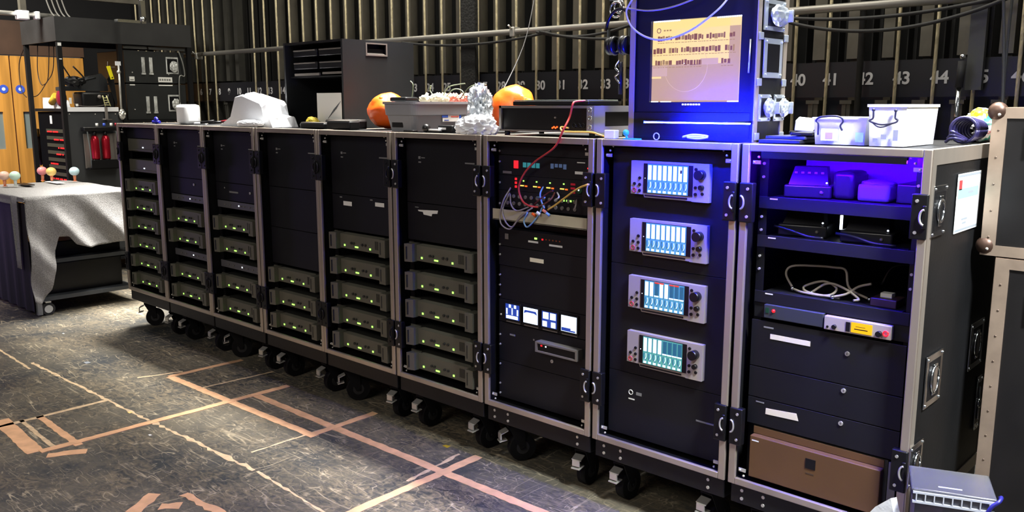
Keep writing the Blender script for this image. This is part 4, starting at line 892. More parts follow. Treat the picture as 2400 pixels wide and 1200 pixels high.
def black_crate():
    x1, y0 = 2.290, 0.26; W_, D_, H = 0.565, 0.50, 0.475; x0 = x1-W_
    t = thing('open_black_crate', 'large black case with open shelves, recessed side handle, on the row', 'case', (x0, y0, Z))
    DG = mat('charcoal_panel', (30, 32, 34), 0.5, noise_amt=0.1)
    b = MB(DG); b.box(W_-0.014, W_, 0, D_, 0, 0.40); b.box(W_-0.014, W_, 0, 0.16, 0.40, H); b.box(W_-0.014, W_, 0.30, D_, 0.40, H); b.box(W_-0.014, W_, 0.16, 0.30, 0.455, H)
    b.box(0, 0.014, 0, D_, 0, H); b.box(0.014, W_-0.014, D_-0.014, D_, 0, H); b.box(0.014, W_-0.014, 0, D_-0.014, 0, 0.014); b.build('shell', t)
    MB(BLK).box(0.014, W_-0.014, 0, D_-0.014, H-0.012, H).build('lid', t)
    MB(PLAS, GREYP).box(W_-0.06, W_-0.05, 0.17, 0.29, 0.395, 0.46, 0).box(W_, W_+0.004, 0.155, 0.305, 0.455, 0.462, 1).box(W_, W_+0.004, 0.155, 0.305, 0.392, 0.401, 1).box(W_, W_+0.004, 0.155, 0.163, 0.40, 0.455, 1).box(W_, W_+0.004, 0.297, 0.305, 0.40, 0.455, 1).prism([(W_-0.05, 0.17, 0.401), (W_, 0.17, 0.401), (W_-0.05, 0.17, 0.425)], (0, 0.12, 0), 1).build('recessed_handle', t)
    for k, z in enumerate((0.40, 0.33)):
        for q, (a, c) in enumerate(((0.07, 0.30), (0.32, W_-0.02))):
            MB(PLAS).box(a, c, 0.02, 0.35, z-0.005, z+0.035, bev=0.004).build('drawer', t)
            MB(GREYP).box(a+0.01, c-0.01, 0.012, 0.02, z+0.025, z+0.031).build('drawer_edge', t)
    MB(GREYP).box(0.09, 0.33, 0.01, 0.02, 0.288, 0.302).box(0.36, W_-0.02, 0.01, 0.02, 0.293, 0.305).build('shelf_edge', t)
    MB(PLAS).box(0.014, W_-0.014, 0.03, D_-0.014, 0.278, 0.286).build('shelf', t)
    p = MB(LBL, mat('pen_stroke', (90, 95, 100), 0.6)); P0 = Vector((x0+0.32, y0-0.004, Z+0.02))
    p.box(P0.x, P0.x+0.225, P0.y, P0.y+0.003, P0.z, P0.z+0.17)
    for k in range(6): p.tube([(P0.x+0.10+0.015*k, P0.y-0.001, P0.z+0.03+0.01*k), (P0.x+0.16+0.012*k, P0.y-0.001, P0.z+0.085+0.008*k)], 0.0012, 1, 4)
    solo(p, 'paper_sheet', 'white paper with pen strokes leaning in the open black case', 'paper')
    solo(MB(mat('yellow_cloth', (180, 160, 40), 0.6)).blob((x0+0.33, y0-0.045, Z+0.025), (0.045, 0.03, 0.035), 2, 0.3, 2, 0, 3, flat=Z), 'yellow_pouch', 'small yellow pouch at the foot of the open black case', 'pouch')
    for k, (a, c, yy, hh) in enumerate(((2.10, 2.32, 0.10, 0.03), (2.345, 2.545, 0.10, 0.042), (2.22, 2.50, 0.18, 0.045))):
        t2 = thing('flat_device', ['flat round-edged black device in front of the open black case', 'flat black box left of the grey plastic tub', 'thin grey-topped box behind the two flat black boxes'][k], 'device', (a, yy, Z))
        MB(PLAS).box(0, c-a, 0, 0.07, 0, hh, bev=0.008).build('body', t2); MB(GREYP).box(0.005, c-a-0.005, 0.004, 0.066, hh+0.0003, hh+0.003).build('top_plate', t2)
black_crate()
def orange_bags():
    for k, (x, y, s) in enumerate(((2.585, 0.33, (0.12, 0.10, 0.093)), (3.435, 0.37, (0.112, 0.09, 0.110)))):
        b = MB(ORANGE, mat('amber_plastic', (250, 170, 60), 0.35, bump=0.5, bscale=20))
        b.blob((x, y, Z+s[2]*0.98), s, k+2, 0.10, 1.6, 0, 4, ridged=False, flat=Z+0.001)
        if k == 1:
            for j in range(7): b.blob((x+0.01+0.014*j, y-0.03+0.01*(j % 3), Z+0.190-0.009*j), (0.035, 0.02, 0.012), j, 0.4, 2, 1, 2)
        else:
            for j in range(3): b.blob((x-0.03+0.02*j, y-0.06, Z+0.14+0.01*j), (0.014, 0.01, 0.01), j, 0.4, 2, 1, 2)
        solo(b, 'orange_bag', ['smooth orange rounded bag left of the grey plastic tub', 'orange rounded bag with crumpled amber top right of the grey tub'][k], 'bag')
orange_bags()
def tub():
    t = thing('grey_tub', 'grey plastic tub heaped with parts, flag-coloured sticker on its side', 'tub', (3.076, 0.07, Z), rotz=0.0)
    # near corner at origin; extends to -x (0.25) and +y (0.44)
    GT = mat('grey_tub_plastic', (140, 142, 146), 0.4, bump=0.03)
    W_, D_, H = 0.22, 0.46, 0.140
    b = MB(GT)
    def ring(z, e, r=0.03):
        pts = []
        for cx, cy, a0 in ((-r-e*-1-0.0, r-e, -PI/2), (-r+e, D_-r+e, 0), (-W_+r-e, D_-r+e, PI/2), (-W_+r-e, r-e, PI)):
            for q in range(5):
                a = a0+q*PI/8; pts.append((cx+r*math.cos(a), cy+r*math.sin(a), z))
        return pts
    prof = [(0.0, -0.02), (0.075, -0.006), (0.078, 0.0), (0.128, 0.004), (0.129, 0.010), (H, 0.010), (H, 0.0), (0.128, -0.002), (0.01, -0.022)]
    rs = [[b.bm.verts.new(p) for p in ring(z, e)] for z, e in prof]
    for i in range(len(rs)-1):
        n = len(rs[i])
        for k in range(n): b.bm.faces.new((rs[i][k], rs[i][(k+1) % n], rs[i+1][(k+1) % n], rs[i+1][k]))
    b.bm.faces.new(rs[0]); b.bm.faces.new(rs[-1][::-1])
    b.build('body', t)
    MB(PLAS).box(-0.17, -0.09, 0.012, 0.016, 0.02, 0.075, bev=0.002).build('handle_recess', t)
    st = MB(LBL, mat('sticker_blue', (60, 100, 200), 0.5), mat('sticker_red', (210, 90, 80), 0.5)); X = -0.005
    st.box(X, X+0.002, 0.19, 0.31, 0.045, 0.085, 0); st.box(X+0.002, X+0.003, 0.185, 0.225, 0.065, 0.085, 1); st.box(X+0.002, X+0.003, 0.245, 0.295, 0.078, 0.083, 2); st.box(X+0.002, X+0.003, 0.245, 0.295, 0.066, 0.071, 2); st.box(X+0.002, X+0.003, 0.30, 0.312, 0.046, 0.083, 1); st.box(X+0.002, X+0.003, 0.20, 0.23, 0.050, 0.054, 1)
    st.build('sticker', t)
    rr = random.Random(9)
    for k in range(13):
        y = 0.13+0.022*k+rr.uniform(-.008, .008); x = 3.076-0.05-rr.uniform(0, 0.12)
        col = mat('cream_plastic', (238, 226, 190), 0.5) if k < 7 else mat('salmon_plastic', (226, 130, 108), 0.5)
        q = MB(col); q.blob((x, 0.07+y+0.03, Z+0.150+rr.uniform(0, .015)), (0.03, 0.024, 0.018), k, 0.5, 2.2, 0, 3)
        q.cyl((x, 0.07+y+0.03, Z+0.16), (x+0.01, 0.08+y+0.03, Z+0.182), 0.007)
        solo(q, 'plastic_part', 'cream plastic piece heaped in the left of the grey tub' if k < 7 else 'salmon plastic piece heaped in the right of the grey tub', 'part', 'cream pieces in the grey tub' if k < 7 else 'salmon pieces in the grey tub')
    q = MB(PLAS); q.box(2.87, 2.99, 0.10, 0.18, Z+0.1405, Z+0.162, bev=0.008); solo(q, 'black_pouch', 'flat black pouch lying over the left end of the grey tub', 'pouch')
    for k, p in enumerate(([(1078, 232, .3), (1100, 205, .3), (1125, 197, .3), (1080+60, 199, .3)], [(1035, 232, .3), (1050, 205, .3), (1075, 198, .3), (1090, 196, .3)], [(1045, 228, .32), (1062, 210, .32), (1082, 212, .32), (1090, 230, .32)], [(965, 232, .25), (968, 200, .25), (962, 190, .25)], [(1020, 230, .28), (1008, 212, .28), (1010, 200, .28)])):
        solo(MB(mat('dull_green_wire', (110, 120, 96), 0.5)).tube([onY(*a) for a in p], 0.0028), 'loose_wire', 'loose wire end springing up out of the grey tub', 'wire', 'wire ends above the grey tub')
    # small black gadgets in front of tub
    for k, (x, y, s) in enumerate(((3.19, 0.03, 0.022), (3.235, 0.045, 0.02), (3.28, 0.03, 0.016), (3.08, 0.03, 0.012))):
        g = MB(PLAS, WHT)
        if k == 0: g.sph((x, y+0.02, Z+0.020), 0.02)
        elif k == 1: g.box(x-0.045, x+0.045, y, y+0.03, Z, Z+0.010, 0, bev=0.002).box(x-0.04, x+0.035, y+0.002, y+0.028, Z+0.0105, Z+0.016, 1)
        elif k == 2: g.box(x-0.035, x+0.06, y+0.04, y+0.07, Z, Z+0.034, 0, bev=0.006).box(x-0.03, x+0.02, y+0.039, y+0.04, Z+0.015, Z+0.024, 1)
        else: g.box(x-0.03, x+0.04, y, y+0.03, Z, Z+0.010, 0, bev=0.003)
        solo(g, 'small_gadget', ['round black knob-like gadget in front of the grey tub', 'flat black and white gadget in front of the grey tub', 'black gadget with pale label leaning by the grey tub', 'tiny flat black gadget by the near corner of the grey tub'][k], 'gadget')
    f1 = MB(mat('clear_wrap', (205, 210, 215), 0.22, 0.5)); f1.blob((3.425, 0.16, Z+0.125), (0.045, 0.045, 0.075), 8, 0.8, 3.4, 0, 4); f1.blob((3.425, 0.16, Z+0.05), (0.06, 0.045, 0.06), 3, 0.6, 3, 0, 4, flat=Z)
    solo(f1, 'crinkled_wrap', 'tall crinkled silvery wrap between the grey tub and orange bag', 'wrap')
    solo(MB(CARDW)  .blob((3.52, 0.045, Z+0.025), (0.11, 0.035, 0.05), 12, 0.5, 2.6, 0, 4, flat=Z), 'white_tissue', 'heap of white tissue left of the unit with orange lights', 'tissue')
tub()
def right_top():
    CL = mat('frosted_plastic', (232, 236, 244), 0.35, bump=0.02)
    def box(x0, x1, y0, y1, h, label, nm):
        t = thing('storage_box', label, 'box', (x0, y0, Z)); W_, D_ = x1-x0, y1-y0
        b = MB(CL)
        def rg(z, e): return [b.bm.verts.new(p) for p in ((-e, -e, z), (W_+e, -e, z), (W_+e, D_+e, z), (-e, D_+e, z))]
        rs = [rg(z, e) for z, e in ((0, -0.006), (h*0.93, 0.0), (h*0.93, 0.004), (h, 0.004), (h, -0.002), (h*0.9, -0.004), (0.006, -0.010))]
        for i in range(len(rs)-1):
            for k in range(4): b.bm.faces.new((rs[i][k], rs[i][(k+1) % 4], rs[i+1][(k+1) % 4], rs[i+1][k]))
        b.bm.faces.new(rs[0]); b.bm.faces.new(rs[-1]); b.build('body', t); return t, W_, D_
    DKC = mat('dark_blue_clip', (40, 40, 70), 0.4)
    a, W_, D_ = box(4.990, 5.160, 0.12, 0.34, 0.086, 'low frosted plastic box with dark clip handle at the row end', 'low')
    MB(DKC).tube([(0.02, -0.008, 0.03), (0.02, -0.010, 0.065), (0.012, -0.010, 0.075), (0.03, -0.014, 0.087), (0.085, -0.014, 0.089), (0.10, -0.010, 0.075), (0.092, -0.010, 0.06), (0.098, -0.008, 0.045)], 0.003).build('handle', a)
    MB(LBL, mat('lilac_print', (190, 165, 185), 0.6)).box(0.03, 0.085, -0.009, -0.0065, 0.012, 0.05, 0).box(0.045, 0.068, -0.0095, -0.009, 0.018, 0.038, 1).build('label', a)
    MB(mat('pale_teal', (170, 215, 215), 0.6)).box(0.14, 0.165, -0.0066, -0.0062, 0.01, 0.04).build('label', a)
    c, W_, D_ = box(5.172, 5.285, 0.10, 0.385, 0.127, 'taller frosted plastic box with swinging wire handle at the row end', 'tall')
    h = MB(DKC); h.tube([(0.018, -0.010, 0.108), (0.018, -0.010, 0.085), (0.008, -0.012, 0.078), (0.020, -0.014, 0.072), (0.05, -0.018, 0.066), (0.085, -0.014, 0.072), (0.092, -0.012, 0.080), (0.084, -0.010, 0.086), (0.084, -0.010, 0.106)], 0.0028)
    h.tube([(0.012, -0.012, 0.076), (0.045, -0.020, 0.058), (0.088, -0.012, 0.074)], 0.0022); h.sph((0.018, -0.010, 0.110), 0.005); h.sph((0.084, -0.010, 0.108), 0.005); h.build('handle', c)
    g = MB(mat('grey_contents', (140, 145, 165), 0.6)); g.box(0.020, 0.034, -0.0072, -0.0066, 0.012, 0.024).box(0.044, 0.060, -0.0072, -0.0066, 0.022, 0.036).box(0.068, 0.072, -0.0072, -0.0066, 0.014, 0.022).box(0.080, 0.094, -0.0074, -0.0068, 0.018, 0.05); g.build('label', c)
    # papers and folders left of the boxes
    for k, (x0, x1, y, rz, m, h_) in enumerate(((4.815, 4.955, 0.10, 0.08, mat('navy_folder', (26, 26, 48), 0.5), 0.012), (4.83, 4.98, 0.14, -0.15, mat('grey_folder', (60, 62, 80), 0.4), 0.010), (4.90, 4.97, 0.13, 0.2, PLAS, 0.010))):
        o = solo(MB(m).box(-(x1-x0)/2, (x1-x0)/2, -0.09, 0.09, 0, h_, bev=0.002), 'document_folder', ['dark blue folder, lowest of the stack left of the frosted boxes', 'grey folder lying across the dark blue folder', 'small black folder on top of the folder stack'][k], 'folder')
        o.location = ((x0+x1)/2+0.006, y+0.06, Z+0.013*k+0.0002); o.rotation_euler = (0, 0, rz)
    o = solo(MB(CARDW, BLK).box(-0.03, 0.03, -0.04, 0.04, 0, 0.035, bev=0.003), 'white_carton', 'small white carton right behind the monitor case', 'carton'); o.location = (4.88, 0.30, Z+0.041); o.rotation_euler = (0.15, 0.1, 0.3)
    solo(MB(PLAS).box(4.835, 4.93, 0.27, 0.35, Z, Z+0.036, bev=0.004), 'black_block', 'black block under the small white carton', 'block')
    # dark blue coil and carrier bag
    co = MB(mat('violet_black_cable', (34, 30, 70), 0.35)); 
    for k in range(7): co.torus((5.335+0.004*k+0.05, 0.46+0.01*k, Z+0.045), 0.040-0.002*k, 0.006, 'Y', 0, 20, sx=1.0)
    for k in range(3): co.tube([(5.345, 0.42+0.02*k, Z+0.006+0.012*k), (5.37, 0.40, Z+0.02+0.01*k), (5.40, 0.42+0.02*k, Z+0.012)], 0.005)
    o = solo(co, 'cable_coil', 'coil of dark violet cable between the frosted box and carrier bag', 'cable'); o.location.x -= 0.04
    solo(MB(PLAS).blob((5.345, 0.555, Z+0.03), (0.025, 0.03, 0.03), 6, 0.4, 2.5, 0, 3, flat=Z), 'black_glove', 'crumpled black cloth behind the violet cable coil', 'cloth')
    cb = MB(mat('bag_white', (235, 238, 236), 0.5, bump=0.3, bscale=20), mat('bag_teal', (90, 200, 180), 0.5), mat('bag_yellow', (245, 215, 30), 0.5), mat('bag_pink', (220, 150, 150), 0.5))
    cb.blob((5.335, 0.695, Z+0.055), (0.05, 0.09, 0.055), 15, 0.35, 1.8, 0, 4, flat=Z)
    for f in cb.bm.faces:
        c_ = f.calc_center_median(); nz = noise.noise(c_*22)
        f.material_index = 2 if c_.z > Z+0.088 and c_.y < 0.68 else (1 if nz > 0.22 else (3 if nz < -0.28 else 0))
    solo(cb, 'carrier_bag', 'white carrier bag with teal and yellow print at the far right end', 'bag')
right_top()

# ------------------------------------------------------------------ foreground flight cases at the right
def trunk(x0, y0, z0, z1, label, balls):
    t = thing('road_trunk', label, 'flight case', (x0, y0, z0), 'tall flight cases at the right edge'); W_, D_, H = 0.80, 0.60, z1-z0
    MB(mat('dark_brown_laminate', (24, 22, 22), 0.4, noise_amt=0.2)).box(0.003, W_-0.003, 0.003, D_, 0.002, H-0.002).build('shell', t)
    e = MB(ALUW); w_ = 0.042
    e.box(0, w_, -0.002, 0.003, 0, H); e.box(W_-w_, W_, -0.002, 0.003, 0, H); e.box(w_, W_-w_, -0.002, 0.003, H-w_*0.8, H); e.box(w_, W_-w_, -0.002, 0.003, 0, w_*0.8)
    e.box(-0.002, 0.003, 0.003, 0.03, 0, H); e.box(0, W_, 0, w_, H-0.002, H+0.001); e.box(0, w_, w_, D_, H-0.002, H+0.001)
    e.m.append(mat('rivet', (120, 104, 92), 0.4, 0.6)); [e.sph((w_/2, -0.003, 0.06+k*0.085), 0.0035, 1, (1, 0.4, 1), 8) for k in range(int((H-0.1)/0.085)+1)]
    e.build('edging', t)
    for (bx, bz) in balls:
        m = MB(mat('bronze_corner', (84, 64, 54), 0.4, 0.6), STEEL); m.sph((bx*W_+0.012*(1-2*bx), 0.010, bz*H+(0.030 if bz == 0 else -0.012)), 0.030, 0, (1, 0.8, 1)); m.sph((bx*W_+0.022, -0.012, bz*H+(0.022 if bz == 0 else -0.022)), 0.005, 1)
        m.build('ball_corner', t)
    MB(CHROME, PLAS).box(0.10, 0.22, -0.006, -0.001, H*0.90-0.1, H*0.90, 0, bev=0.001).box(0.115, 0.205, -0.007, -0.006, H*0.90-0.09, H*0.90-0.01, 1).build('latch', t)
trunk(5.429, 0.45, 1.101, 1.572, 'upper dark flight case with bronze corner, at the right edge', ((0, 0), (0, 1)))
trunk(5.477, 0.45, 0.10, 1.0955, 'lower taller dark flight case with riveted edging, at the right edge', ())
for k, (x, y) in enumerate(((5.56, 0.53), (6.20, 0.53), (5.56, 0.98), (6.20, 0.98))):
    c = MB(RUB, STEEL).cyl((x-0.015, y, 0.05), (x+0.015, y, 0.05), 0.05, 0, 20).box(x-0.03, x+0.03, y-0.03, y+0.03, 0.092, 0.0995, 1).box(x-0.022, x-0.018, y-0.02, y+0.02, 0.04, 0.092, 1).box(x+0.018, x+0.022, y-0.02, y+0.02, 0.04, 0.092, 1).build('castor')
    p = [o for o in COL.objects if o.name == 'road_trunk.001'][0]; c.parent = p; c.data.transform(Matrix.Translation(-p.location))

# clear plastic box and white bag in the right foreground
def clear_box():
    CLR = mat('clear_plastic', (165, 168, 178), 0.22, trans=0.85, spec=0.5)
    pts = [onZ(2137, 1143, 0.52), onZ(2338, 1172, 0.52), onZ(2346, 1126, 0.52), onZ(2180, 1107, 0.52)]
    o = Vector(pts[0]); u = (pts[1]-pts[0]); L = u.length; ang = math.atan2(u.y, u.x); D_ = 0.17
    t = thing('clear_storage_box', 'clear plastic storage box with blue clip handle, bottom right', 'box', (o.x, o.y, 0.0), rotz=ang)
    H = 0.52
    b = MB(CLR); e = 0.012
    b.box(e, L-e, e, e+0.003, 0.0, H-0.045); b.box(e, L-e, D_-e-0.003, D_-e, 0.0, H-0.045); b.box(e, e+0.003, e+0.003, D_-e-0.003, 0, H-0.045); b.box(L-e-0.003, L-e, e+0.003, D_-e-0.003, 0, H-0.045); b.box(e, L-e, e, D_-e, 0, 0.004)
    b.build('body', t)
    l = MB(CLR, mat('frosted_rib', (196, 200, 212), 0.4)); l.box(0, L, 0, D_, H-0.008, H, bev=0.004); l.box(0.004, L-0.004, 0.004, 0.008, H-0.042, H-0.008); l.box(0.004, 0.008, 0.008, D_-0.004, H-0.042, H-0.008); l.box(L-0.008, L-0.004, 0.008, D_-0.004, H-0.042, H-0.008)
    for k in range(9): l.box(0.012+k*(L-0.03)/8, 0.015+k*(L-0.03)/8, -0.003, 0.004, H-0.036, H-0.012, 1)
    l.box(0.004, L-0.004, -0.003, 0.004, H-0.014, H-0.008, 1); l.box(0.004, L-0.004, -0.003, 0.004, H-0.042, H-0.036, 1); l.box(0.07, 0.13, 0.03, 0.036, H, H+0.0008, 1)
    l.build('lid', t)
    MB(mat('navy_clip', (36, 36, 120), 0.35)).tube([(L-0.035, -0.012, H-0.075), (L-0.026, -0.013, H-0.045), (L-0.014, -0.012, H-0.018), (L+0.004, -0.006, H-0.002), (L+0.012, 0.018, H+0.0), (L+0.013, 0.045, H-0.012)], 0.0055, n=8).build('clip_handle', t)
    M = Matrix.Translation(t.location) @ Matrix.Rotation(ang, 4, 'Z')
    for k, (x0, x1, y0, y1, z, m, lb) in enumerate(((0.03, 0.09, 0.03, 0.08, 0.44, mat('maroon_box', (110, 80, 90), 0.5), 'maroon packet inside the clear storage box'), (0.11, 0.17, 0.03, 0.10, 0.41, mat('cream_packet', (220, 212, 205), 0.5), 'cream packet inside the clear storage box'))):
        q = MB(m).box(x0, x1, y0, y1, 0.01, z, bev=0.004); bmesh.ops.transform(q.bm, matrix=M, verts=q.bm.verts)
        solo(q, 'packet', lb, 'packet')
    a = onZ(2095, 1160, 0.56)
    wb = MB(CARDW); p = [onY(2096, 1160, -0.12), onY(2103, 1194, -0.12), onY(2140, 1215, -0.12), onY(2120, 1420, -0.12), onY(2020, 1420, -0.12), onY(2035, 1205, -0.12), onY(2060, 1180, -0.12)]
    p = [Vector((v.x, v.y, max(0.001, v.z))) for v in p]; wb.prism(p, (0.01, 0.02, 0)); bmesh.ops.translate(wb.bm, verts=wb.bm.verts, vec=(0, -0.03, 0))
    o = solo(wb, 'white_paper_bag', 'bright white paper bag standing beside the clear storage box', 'bag')
clear_box()

# ------------------------------------------------------------------ canopy cart at the left
KF = (6.213+2.2)/(6.213+1.5)
KM = Matrix.Translation(EYE) @ Matrix.Diagonal((KF, KF, KF, 1)) @ Matrix.Translation(-EYE)
ZF = 1.58-1.58/KF
def kb(mb, name, parent):            # cart geometry is laid out in a 1/1.09 working scale
    bmesh.ops.transform(mb.bm, matrix=KM, verts=mb.bm.verts); return mb.build(name, parent, world=True)
def ksolo(mb, *a):
    bmesh.ops.transform(mb.bm, matrix=KM, verts=mb.bm.verts); return solo(mb, *a)
def kthing(nm, lb, ct, loc, grp=None): return thing(nm, lb, ct, KM @ Vector(loc), grp)
def canopy():
    X = -1.5; BW = mat('black_painted_wood', (38, 38, 38), 0.6, noise_amt=0.3, nscale=3, bump=0.1)
    t = kthing('canopy_cart', 'tall black cart with deep black wooden canopy at the left', 'cart', (X-0.39, 0.78, ZF))
    b = MB(BW); b.box(X-0.78, X, 0.20, 1.37, 2.283, 2.295); b.box(X-0.012, X, 0.20, 1.37, 2.098, 2.283); b.box(X-0.78, X-0.012, 0.20, 0.212, 2.098, 2.283); b.box(X-0.78, X-0.768, 0.212, 1.37, 2.098, 2.283); b.box(X-0.768, X-0.012, 1.358, 1.37, 2.098, 2.283)
    kb(b, 'canopy', t)
    for k, (x, y) in enumerate(((X-0.02, 0.225), (X-0.755, 0.225), (X-0.02, 1.35), (X-0.755, 1.35), (X-0.02, 0.72))):
        p = MB(BLKM, LBL); p.box(x-0.02, x+0.018, y-0.018, y+0.018, ZF+0.09, 2.097, 0)
        if k == 0: p.box(x+0.018, x+0.019, y-0.014, y+0.014, 2.06, 2.085, 1).box(x+0.018, x+0.019, y-0.010, y+0.010, 1.95, 1.958, 1)
        kb(p, 'post', t)
        kb(MB(RUB).cyl((x-0.012, y, ZF+0.045), (x+0.012, y, ZF+0.045), 0.044, 0, 18), 'wheel', t)
    s1 = MB(WHT); s1.box(X-0.01, X+0.004, 0.245, 0.665, 1.525, 1.562); kb(s1, 'shelf_edge', t)
    kb(MB(BLKM).box(X-0.74, X-0.012, 0.245, 0.70, 1.525, 1.55).box(X-0.74, X-0.012, 0.74, 1.33, 1.43, 1.45).box(X-0.74, X-0.012, 0.245, 1.33, ZF+0.10, ZF+0.12), 'shelf', t)
    kb(MB(mat('charcoal_board', (52, 54, 56), 0.6), STEEL).box(X-0.03, X-0.012, 0.245, 0.70, ZF+0.2, 1.520).sph((X-0.010, 0.26, 1.505), 0.006, 1).sph((X-0.010, 0.47, 1.503), 0.006, 1).sph((X-0.010, 0.64, 1.503), 0.006, 1), 'front_board', t)
    kb(MB(mat('dim_header', (70, 70, 68), 0.6)).box(X-0.05, X-0.03, 0.76, 0.97, 2.065, 2.09).box(X-0.05, X-0.03, 0.985, 1.32, 2.065, 2.09), 'inner_rail', t)
    # two flight cases on the right side of the cart
    FC = mat('black_case_board', (30, 32, 32), 0.5, noise_amt=0.15); SL = mat('dull_silver', (196, 198, 194), 0.45, 0.3, noise_amt=0.3, nscale=20)
    for k, (z0, z1, lb) in enumerate(((1.772, 2.05, 'upper black flight case with silver handle rails inside the canopy cart'), (1.4505, 1.762, 'lower black flight case with silver handle rails inside the canopy cart'))):
        c = kthing('flight_case', lb, 'flight case', (X-0.3, 1.03, z0))
        kb(MB(FC).box(X-0.6, X-0.045, 0.765, 1.315, z0, z1, bev=0.004), 'shell', c)
        for y in (0.915+0.02*k, 0.985+0.02*k):
            zc = (z0+z1)/2+0.035*(1-k)-0.02; h = MB(SL); h.box(X-0.045, X-0.035, y, y+0.030, zc-0.075, zc+0.07, bev=0.003); h.box(X-0.035, X-0.030, y+0.006, y+0.024, zc-0.06, zc+0.055, bev=0.002); h.box(X-0.045, X-0.034, y-0.006, y+0.032, zc-0.08, zc-0.065); kb(h, 'handle', c)
        zc = (z0+z1)/2+0.03*(1-k)-0.01
        m = MB(SL, PLAS); m.box(X-0.045, X-0.038, 1.14, 1.255, zc-0.075, zc+0.075, bev=0.003); m.box(X-0.038, X-0.037, 1.15, 1.245, zc-0.06, zc+0.06, 1); m.blob((X-0.03, 1.21, zc-0.01), (0.012, 0.035, 0.045), 4+k, 0.5, 2.5, 0, 3); kb(m, 'latch', c)
        zl = z0+0.035 if k == 0 else z1-0.035
        m = MB(LBL, mat('print_grey', (120, 120, 116), 0.6)); 
        m.box(X-0.045, X-0.042, 0.80, 0.845, zl-0.02, zl+0.02); m.box(X-0.042, X-0.0415, 0.806, 0.838, zl-0.012, zl-0.004, 1)
        if k == 0: 
            m2 = MB(LBL, MATS['print_grey']); m2.box(X-0.045, X-0.042, 1.06, 1.19, zl-0.025, zl+0.020)
            for q in range(5): m2.box(X-0.042, X-0.0415, 1.07+0.022*q, 1.085+0.022*q, zl-0.012, zl+0.006, 1)
            kb(m2, 'label', c)
            kb(m, 'label', c)
        else:
            kb(MB(LBL).box(X-0.045, X-0.042, 0.80, 0.845, z1-0.012, z1-0.002), 'label', c); kb(MB(LBL).box(X-0.045, X-0.042, 1.06, 1.19, z1-0.012, z1-0.002), 'label', c)
            m.bm.free()
        for (y, z) in ((0.83, z0+0.09), (1.16, z0+0.08)): kb(MB(STEEL).sph((X-0.043, y, z), 0.006), 'screw', c)
    ksolo(MB(mat('hanging_chain', (130, 130, 124), 0.4, 0.6)).tube([(X-0.02, 1.255, 2.06), (X+0.0, 1.28, 1.95), (X-0.0, 1.29, 1.84), (X-0.01, 1.245, 1.83), (X-0.01, 1.23, 1.60)], 0.006), 'hanging_chain', 'grey chain hanging over the right latches in the canopy cart', 'chain')
    # objects on the white edged shelf
    ksolo(MB(PLAS, GREYP).box(X-0.22, X-0.03, 0.38, 0.66, 1.5505, 1.69, 0, bev=0.02).tube([(X-0.028, 0.31, 1.68), (X-0.028, 0.33, 1.58), (X-0.028, 0.56, 1.58), (X-0.028, 0.60, 1.67)], 0.003, 1), 'equipment_bag', 'squarish black equipment bag on the white-edged shelf', 'bag')
    wd = MB(mat('black_cloth', (38, 40, 42), 0.7, bump=0.2)); wd.prism([(X-0.05, 0.27, 1.7), (X-0.05, 0.65, 1.7), (X-0.05, 0.645, 1.80), (X-0.05, 0.60, 1.85), (X-0.05, 0.50, 1.82), (X-0.05, 0.40, 1.75), (X-0.05, 0.27, 1.73)], (-0.15, 0, 0)); wd.tube([(X-0.045, 0.39, 1.735), (X-0.045, 0.46, 1.79), (X-0.045, 0.55, 1.815)], 0.006); bmesh.ops.translate(wd.bm, verts=wd.bm.verts, vec=(-0.09, 0, 0))
    ksolo(wd, 'folded_cover', 'black sloping folded cover resting on the squarish black bag', 'cover')
    st = MB(PLAS, mat('tan_strap', (160, 130, 100), 0.6)); st.blob((X-0.065, 0.34, 1.775), (0.045, 0.085, 0.04), 5, 0.4, 2, 0, 3); st.tube([(X-0.05, 0.25, 1.91), (X-0.05, 0.30, 1.82), (X-0.08, 0.33, 1.78)], 0.006); st.tube([(X-0.06, 0.34, 1.90), (X-0.05, 0.40, 1.83), (X-0.05, 0.42, 1.80)], 0.007)
    ksolo(st, 'harness', 'tangled black straps poking up on the left of the cart shelf', 'strap')
    sil = MB(STEEL, WHT); sil.cyl((X+0.014, 0.685, 1.52), (X+0.014, 0.69, 1.92), 0.009, 0); sil.box(X+0.004, X+0.012, 0.665, 0.71, 1.915, 1.95, 1); sil.sph((X+0.01, 0.688, 1.86), 0.018, 0); sil.box(X+0.006, X+0.012, 0.69, 0.70, 1.80, 1.88, 1); sil.blob((X+0.015, 0.69, 1.50), (0.02, 0.025, 0.04), 3, 0.5, 2, 0, 3)
    ksolo(sil, 'stand_tube', 'bright vertical steel tube with white clamp in the canopy cart', 'stand')
    arm = MB(GREYP, BLKM); arm.tube([(X+0.01, 0.60, 1.945), (X+0.01, 0.60, 1.905), (X+0.01, 0.63, 1.90), (X+0.01, 0.66, 1.90)], 0.003, 0); arm.prism([(X-0.03, 0.60, 1.80), (X-0.03, 0.65, 1.86), (X-0.03, 0.67, 1.60), (X-0.03, 0.66, 1.57)], (0.012, 0, 0), 1)
    ksolo(arm, 'wire_hook', 'thin hook arm with black strap beside the bright steel tube', 'hook')
    tg = MB(mat('yellow_tag', (240, 225, 20), 0.5), BLKM); tg.prism([(X+0.022, 0.580, 1.905), (X+0.022, 0.612, 1.910), (X+0.022, 0.638, 1.80), (X+0.022, 0.610, 1.795)], (0.006, 0, 0), 0); tg.sph((X+0.029, 0.622, 1.812), 0.006, 1)
    ksolo(tg, 'yellow_tag', 'bright yellow hanging tag in the canopy cart', 'tag')
    lad = MB(mat('pale_yellow_clip', (214, 210, 150), 0.5), GREYP)
